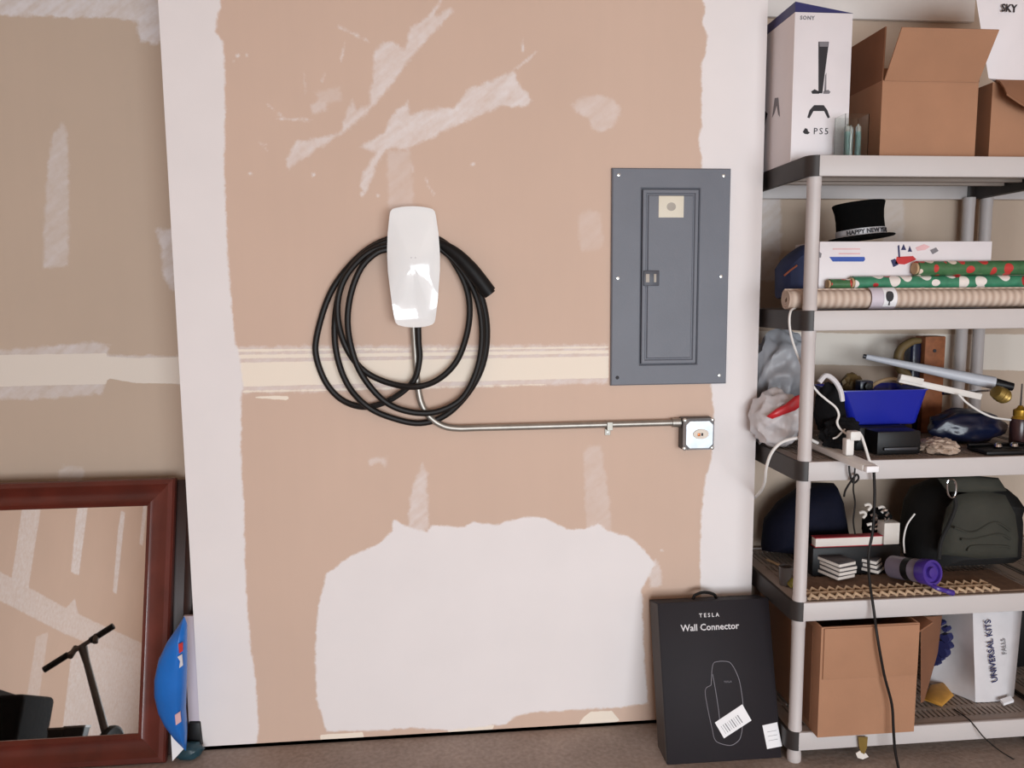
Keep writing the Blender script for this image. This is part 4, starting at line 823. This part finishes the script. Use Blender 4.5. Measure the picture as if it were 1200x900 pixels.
# tiles
def tiles(cx, cy, ang, n, zs, lbl, w=.095, d=.095, jit=.006):
    for k in range(n):
        Rz = Matrix.Rotation(math.radians(ang+random.uniform(-4, 4)), 3, 'Z'); c_ = Vector((cx+random.uniform(-jit, jit), cy+random.uniform(-jit, jit)*.6, zs+k*.0145))
        nm = ['lowest', 'second', 'third', 'topmost', 'fifth'][k] if k < n-1 else 'topmost'
        t = thing('ceramic_tile', '%s white edged dark tile of the %s' % (nm, lbl), 'tile', c_, Rz, 'stacked tiles on the rope mat')
        B().box(-w/2, w/2, -d/2, d/2, 0, .0095).build('slab', 'tile_white', t, local=True, bevel=.001); B().box(-w/2+.001, w/2-.001, -d/2+.001, d/2-.001, .0095, .0142).build('face', 'tile_dark', t, local=True, bevel=.001)
q = G(985, 686, T4); tiles(q.x+.016, q.y+.062, 20, 4, T4+.0145, 'left tile stack', .072, .1)
q = G(1028, 678, T4); tiles(q.x+.002, q.y+.045, 42, 3, T4+.0145, 'right tile stack', .058, .058)
# purple bottle
cA = W(1092, 671, -.262); cA.z = max(cA.z, T4+.052); cB = W(1056, 655, -.15); cB.z = T4+.05; ax = (cA-cB).normalized()
t = thing('purple_capped_bottle', 'grey bottle with a purple cap lying toward the viewer', 'bottle', (cA+cB)/2-Vector((0, 0, .04)))
B().tube([cB-ax*.035, cB-ax*.03, cA-ax*.03], [.03, .036, .036], 24).build('body', 'bottle_grey', t)
B().tube([cB+ax*.03, cB+ax*.055], .0366, 24).build('dark_band', 'black_plastic', t)
Mq = frame(cA, (0, 0, 1), ax.cross(Vector((0, 0, 1)))); Mq = Matrix.Translation(cA) @ ax.to_track_quat('Z', 'Y').to_matrix().to_4x4()
cpo = B().lathe([(.030, -.034), (.039, -.032), (.040, 0), (.038, .004), (.031, .004), (.029, -.004), (.018, -.004), (.016, .006), (.006, .008), (0, .008)], 28, Mq).build('cap', 'purple_plastic', t)
s0 = cA+Vector((-.005, 0, -.036)); B().tube(spline([s0, W(1098, 689, -.282), W(1107, 692, -.285), W(1117, 695, -.287)], 5), [.007]*12+[.009]*4, 8).build('carry_strap', 'purple_plastic', t)
o = blob(G(929, 683, T4+.01)+Vector((0.0, .0, 0)), (.018, .03, .016), 41, .25, 3, 3); o.v = [Vector((max(p.x, SX0+.014), p.y, max(p.z, T4+.0))) for p in o.v]; single(o, 'yellow_green_sponge', 'yellow_green', 'small yellow green sponge at the left edge of fourth shelf', 'sponge')
q = G(903, 655, T4+.003); single(B().tube([G(899, 656, T4+.007)+Vector((.0, 0, 0)), G(922, 666, T4+.007)], .0045, 8), 'pale_stick', 'kraft', 'pale short stick lying at the left of fourth shelf', 'stick')
# backpack
def clampz(P, z): return [Vector((p.x, p.y, max(p.z, z))) for p in P]
BY = .02
t = thing('olive_backpack', 'olive and black canvas backpack slumped on the fourth shelf', 'backpack', W(1140, 660, BY))
mb = B().pillow(clampz(zc([(1066, 662), (1064, 625), (1069, 592), (1080, 573), (1105, 563), (1150, 560), (1190, 563), (1215, 580), (1225, 620), (1225, 665), (1180, 672), (1110, 672)], BY), T4+.002), (0, .30, 0), flat=.25, wob=.06); mb.v = [Vector((min(p.x, 1.87), p.y, min(max(p.z, T4+.001), T3-LIP-.004))) for p in mb.v]
mb.build('main_body', 'canvas_black', t, smooth=50)
pk = B().pillow(clampz(zc([(1102, 650), (1104, 620), (1110, 595), (1122, 580), (1150, 574), (1178, 580), (1188, 600), (1192, 628), (1191, 653), (1150, 655)], -.135), T4+.03), (0, .07, 0), flat=.2, wob=.1); pk.build('front_pocket', 'canvas_olive', t, smooth=50)
B().tube(spline(zc([(1117, 578), (1120, 592), (1113, 612), (1103, 634), (1100, 655)], -.172), 5), .006, 8).build('strap', 'canvas_black', t)
cr_ = spline(zc([(1110, 566), (1112, 562), (1117, 562), (1120, 567), (1120, 577), (1117, 583), (1112, 581), (1110, 573), (1110, 566)], -.19), 5); B().tube(cr_, .003, 8).build('carabiner', 'chrome', t)
B().pillow(zc([(1098, 560), (1130, 556), (1170, 560), (1180, 575), (1150, 578), (1110, 576)], -.12), (0, .05, 0)).build('top_flap', 'canvas_olive', t)
for k in range(3): B().tube(spline(zc([(1118+k*8, 618+k*14), (1140, 624+k*8), (1165+k*5, 612+k*14), (1184, 622+k*10)], -.172), 5), .004, 6).build('fabric_fold', 'canvas_olive', t)
cord('thin_pale_cord', [(1060, 648, -.13), (1059, 632, -.135), (1063, 615, -.138), (1072, 602, -.138)], .0026, 'cord_white', 'thin pale cord curving up beside the backpack')

# ================================================================== bottom tier
x0, x1, y0, y1, z0, z1 = 1.11, 1.418, -.300, .14, T5, .449
t = thing('storage_cardboard_box', 'closed fronted brown cardboard box on the bottom shelf beside the post', 'box', ((x0+x1)/2, (y0+y1)/2, z0))
walls_box(t, x0, x1, y0, y1, z0, z1, 'cardboard', 'cardboard_in')
B().box(x0+.008, x1-.002, y0-.0045, y0-.0005, z0+.185, z1-.003).build('front_flap', 'cardboard', t, bevel=.001)
flap(t, (x1, y0+.005, z1-.03), (x1, y1-.01, z1-.03), (.045, 0, .028), 'cardboard_dark', name='side_flap')
B().prism([W(x, y, Y) for x, y, Y in ((1079, 724, -.24), (1104, 722, -.12), (1099, 765, -.12), (1083, 822, -.2), (1079, 824, -.24))], (.004, .006, 0)).build('loose_flap', 'cardboard_dark', t)
B().box(x0-.001, x0, y0+.05, y0+.09, z0+.02, z1-.02).build('tape_strip', 'cardboard_in', t)
q = W(1011, 872, -.29); t = thing('torn_tape', 'torn brown tape hanging below the bottom cardboard box', 'tape', (q.x, -.29, q.z-.05))
B().prism([W(x, y, -.285) for x, y in ((1006, 864), (1017, 864), (1016, 876), (1013, 884), (1009, 882), (1007, 876))], (0, .003, 0)).build('tape', 'brass', t)
B().prism([W(x, y, -.284) for x, y in ((1003, 883), (1008, 880), (1015, 883), (1018, 887), (1011, 890), (1005, 888))], (0, .003, 0)).build('torn_end', 'tile_white', t)
# shopping bag
f0 = G(1143, 823, T5); f1 = G(1189, 817, T5); f1.y = f0.y+.02; k0 = f0+Vector((-.085, .16, 0)); k1 = f1+Vector((-.02, .2, 0))
ht = .375-.02; tp0 = W(1140, 717, f0.y+.005); tp1 = W(1198, 714, f0.y+.01); tk0 = W(1094, 717, f0.y+.17); tk1 = tp1+Vector((-.02, .17, 0))
for p in (tp0, tp1, tk0, tk1): p.z = min(p.z+.0, T4-LIP-.008)
t = thing('white_shopping_bag', 'white paper shopping bag with vertical lettering on the bottom shelf', 'bag', (f0+k1)/2)
def lerp(a_, b__, s): return a_+(b__-a_)*s
rings = []
for s in np.linspace(0, 1, 9):
    A_, B_, C_, D_ = lerp(f0, tp0, s), lerp(f1, tp1, s), lerp(k1, tk1, s), lerp(k0, tk0, s)
    r_ = []
    for (u_, v_, bow) in ((A_, B_, .012), (B_, C_, .0), (C_, D_, .0), (D_, A_, -.03*math.sin(PI*min(1, s*1.3))*(1 if s < .77 else .3))):
        nrm_ = Vector(((v_-u_).y, -(v_-u_).x, 0)).normalized()
        for q_ in (0, .25, .5, .75): r_.append(lerp(u_, v_, q_)+nrm_*bow*math.sin(PI*q_)+Vector((0, 0, .004*math.sin(7*s+9*q_) if 0 < s < 1 else 0)))
    rings.append(r_)
B().loft(rings).build('bag_body', 'bag_white', t, smooth=30)
fn = Vector(((f1-f0).y, -(f1-f0).x, 0)).normalized()
dn = (f0-tp0).normalized()
c1 = lerp(lerp(f0, f1, .3), lerp(tp0, tp1, .30), .58)+fn*.0165; c2 = lerp(lerp(f0, f1, .62), lerp(tp0, tp1, .55), .62)+fn*.0165
dsk = (lerp(f0, f1, .36)-lerp(tp0, tp1, .12)).normalized()
text('bag_lettering', 'UNIVERSAL KITS', .030, 'ink_navy', t, frame(c1, -dsk, Vector((0, 1, 0)).cross(dsk)), bold=.0004)
text('bag_lettering', 'FALLS', .022, 'ink_grey', t, frame(c2, -dsk, Vector((0, 1, 0)).cross(dsk)))
sn = Vector(((k0-f0).y, -(k0-f0).x, 0)).normalized()
if sn.x > 0: sn = -sn
for k, (x, y, r_) in enumerate(((1106, 752, 6), (1112, 745, 5), (1108, 762, 6), (1114, 755, 4), (1103, 768, 5), (1101, 775, 3), (1105, 728, 4), (1112, 735, 3))):
    c_ = onplane(x, y, (f0+k0+tp0)/3, (k0-f0).cross(tp0-f0).normalized()); e1 = (k0-f0).normalized()
    B().prism([c_+sn*.03+e1*(r_*.0026*math.cos(q_))*(1.3)+Vector((0, 0, 1))*(r_*.0026*math.sin(q_)*(1+.4*math.sin(3*q_+k))) for q_ in np.linspace(0, 2*PI, 10)[:-1]], sn*-.028).build('flower_print', 'ink_navy', t)
B().prism([G(1172, 822, T5+.012), G(1184, 818, T5+.012), G(1188, 823, T5+.006), G(1176, 827, T5+.006)], (0, 0, .008)).build('bottom_fold', 'paper_white', t)
q0 = [G(x, y, T5+.012) for x, y in ((1082, 820), (1090, 803), (1106, 800), (1118, 815), (1104, 828))]
o = B().pillow([p+Vector((0, .0, 0)) for p in q0], (0, 0, .022)); o.v = [Vector((p.x, p.y, max(p.z, T5))) for p in o.v]
single(o, 'yellow_snack_packet', 'yellow_print', 'yellow orange packet lying between cardboard box and shopping bag', 'packet')
single(B().box(1.935, 2.3, .04, .19, T5, T5+.21), 'black_storage_crate', 'black_plastic', 'black crate at right edge beyond the white shopping bag', 'crate', bevel=.01)
_a, _b = G(1118, 831, T5+.004), G(1134, 842, T5+.004)
cord('thin_dark_cord', [(1118, 831, _a.y), (1134, 842, _b.y), (1142, 850.5, -.279), (1155, 866, -.30), (1175, 882, -.31), (1200, 895, -.32), (1230, 902, -.33)], .002, 'cable_black', 'thin dark cord trailing over the bottom shelf lip')

# ================================================================== across the garage, seen in the mirror
t = thing('kick_scooter', 'dark grey kick scooter reflected in the wooden framed mirror', 'scooter', (-1.78, -1.93, 0))
bL, bR, sT, sB = Vector((-2.11, -1.77, .452)), Vector((-1.79, -1.77, .66)), Vector((-1.94, -1.78, .565)), Vector((-1.79, -1.87, .14))
B().tube([bL, bL+(bR-bL)*.34], .017, 12).build('grip', 'rubber_black', t); B().tube([bL+(bR-bL)*.66, bR], .017, 12).build('grip', 'rubber_black', t)
B().tube([bL+(bR-bL)*.3, bL+(bR-bL)*.7], .012, 12).build('handlebar', 'scooter_grey', t); B().tube([sT, sT+(sB-sT)*.2, sB], [.024, .017, .02], 12).build('stem', 'scooter_grey', t)
c_ = bL+(bR-bL)*.42; B().tube([c_+Vector((0, -.02, .02)), c_+Vector((.0, .03, -.03))], .016, 10).build('brake_lever', 'scooter_grey', t); c_ = bL+(bR-bL)*.74; B().tube([c_+Vector((0, .0, .012)), c_+Vector((.01, .02, -.03))], .014, 10).build('bell', 'scooter_grey', t)
wh = Vector((-1.765, -1.90, .085))
for cc in (wh, wh+Vector((.28, -.72, -.012))):
    Mq = Matrix.Translation(cc) @ Matrix.Rotation(math.radians(20), 4, 'Z') @ Matrix.Rotation(PI/2, 4, 'Y'); rr = cc.z-.001
    B().lathe([(rr*.4, -.016), (rr*.85, -.02), (rr, -.012), (rr, .012), (rr*.85, .02), (rr*.4, .016)], 24, Mq).build('wheel', 'rubber_black', t)
B().tube([sB, wh], .018, 10).build('fork', 'scooter_grey', t)
B().prism([wh+Vector((-.05, -.12, -.0)), wh+Vector((.05, -.09, 0)), wh+Vector((.3, -.62, -.01)), wh+Vector((.2, -.66, -.01))], (0, 0, .025)).build('deck', 'scooter_grey', t)
t = thing('black_gear_bag', 'boxy black gear bag reflected at the mirror left edge', 'bag', (-2.45, -1.93, 0))
B().box(-2.72, -2.18, -2.12, -1.76, 0, .34).build('bag_body', 'black_cloth', t, bevel=.03, seg=3); B().add([(-2.72, -1.76, .31), (-2.2, -1.76, .28), (-2.22, -2.1, .3), (-2.7, -2.1, .36), (-2.5, -1.9, .42)], [(0, 1, 4), (1, 2, 4), (2, 3, 4), (3, 0, 4), (0, 3, 2, 1)]).build('lid', 'black_cloth', t)
B().box(-2.4, -2.3, -1.765, -1.752, .16, .22).build('side_patch', 'wood_block', t, bevel=.004)
for k, (xx, yy) in enumerate(((-2.0, -1.83), (-1.86, -1.69))):
    t = thing('small_black_bin', ('small black tapered bin reflected beside the gear bag', 'small black tapered bin reflected nearest the scooter stem')[k], 'bin', (xx, yy, 0), group='small black bins near the scooter')
    B().loft([rrq(xx-.035, xx+.035, yy-.03, yy+.03, 0, .01), rrq(xx-.05, xx+.05, yy-.04, yy+.04, .165, .01), rrq(xx-.046, xx+.046, yy-.036, yy+.036, .165, .01), rrq(xx-.032, xx+.032, yy-.027, yy+.027, .01, .01)]).build('bin_wall', 'black_plastic', t)
    B().loft([rrq(xx-.053, xx+.053, yy-.043, yy+.043, .16, .012), rrq(xx-.053, xx+.053, yy-.043, yy+.043, .17, .012), rrq(xx-.046, xx+.046, yy-.036, yy+.036, .17, .01), rrq(xx-.046, xx+.046, yy-.036, yy+.036, .16, .01)], cap=False).build('rim', 'scooter_grey', t)
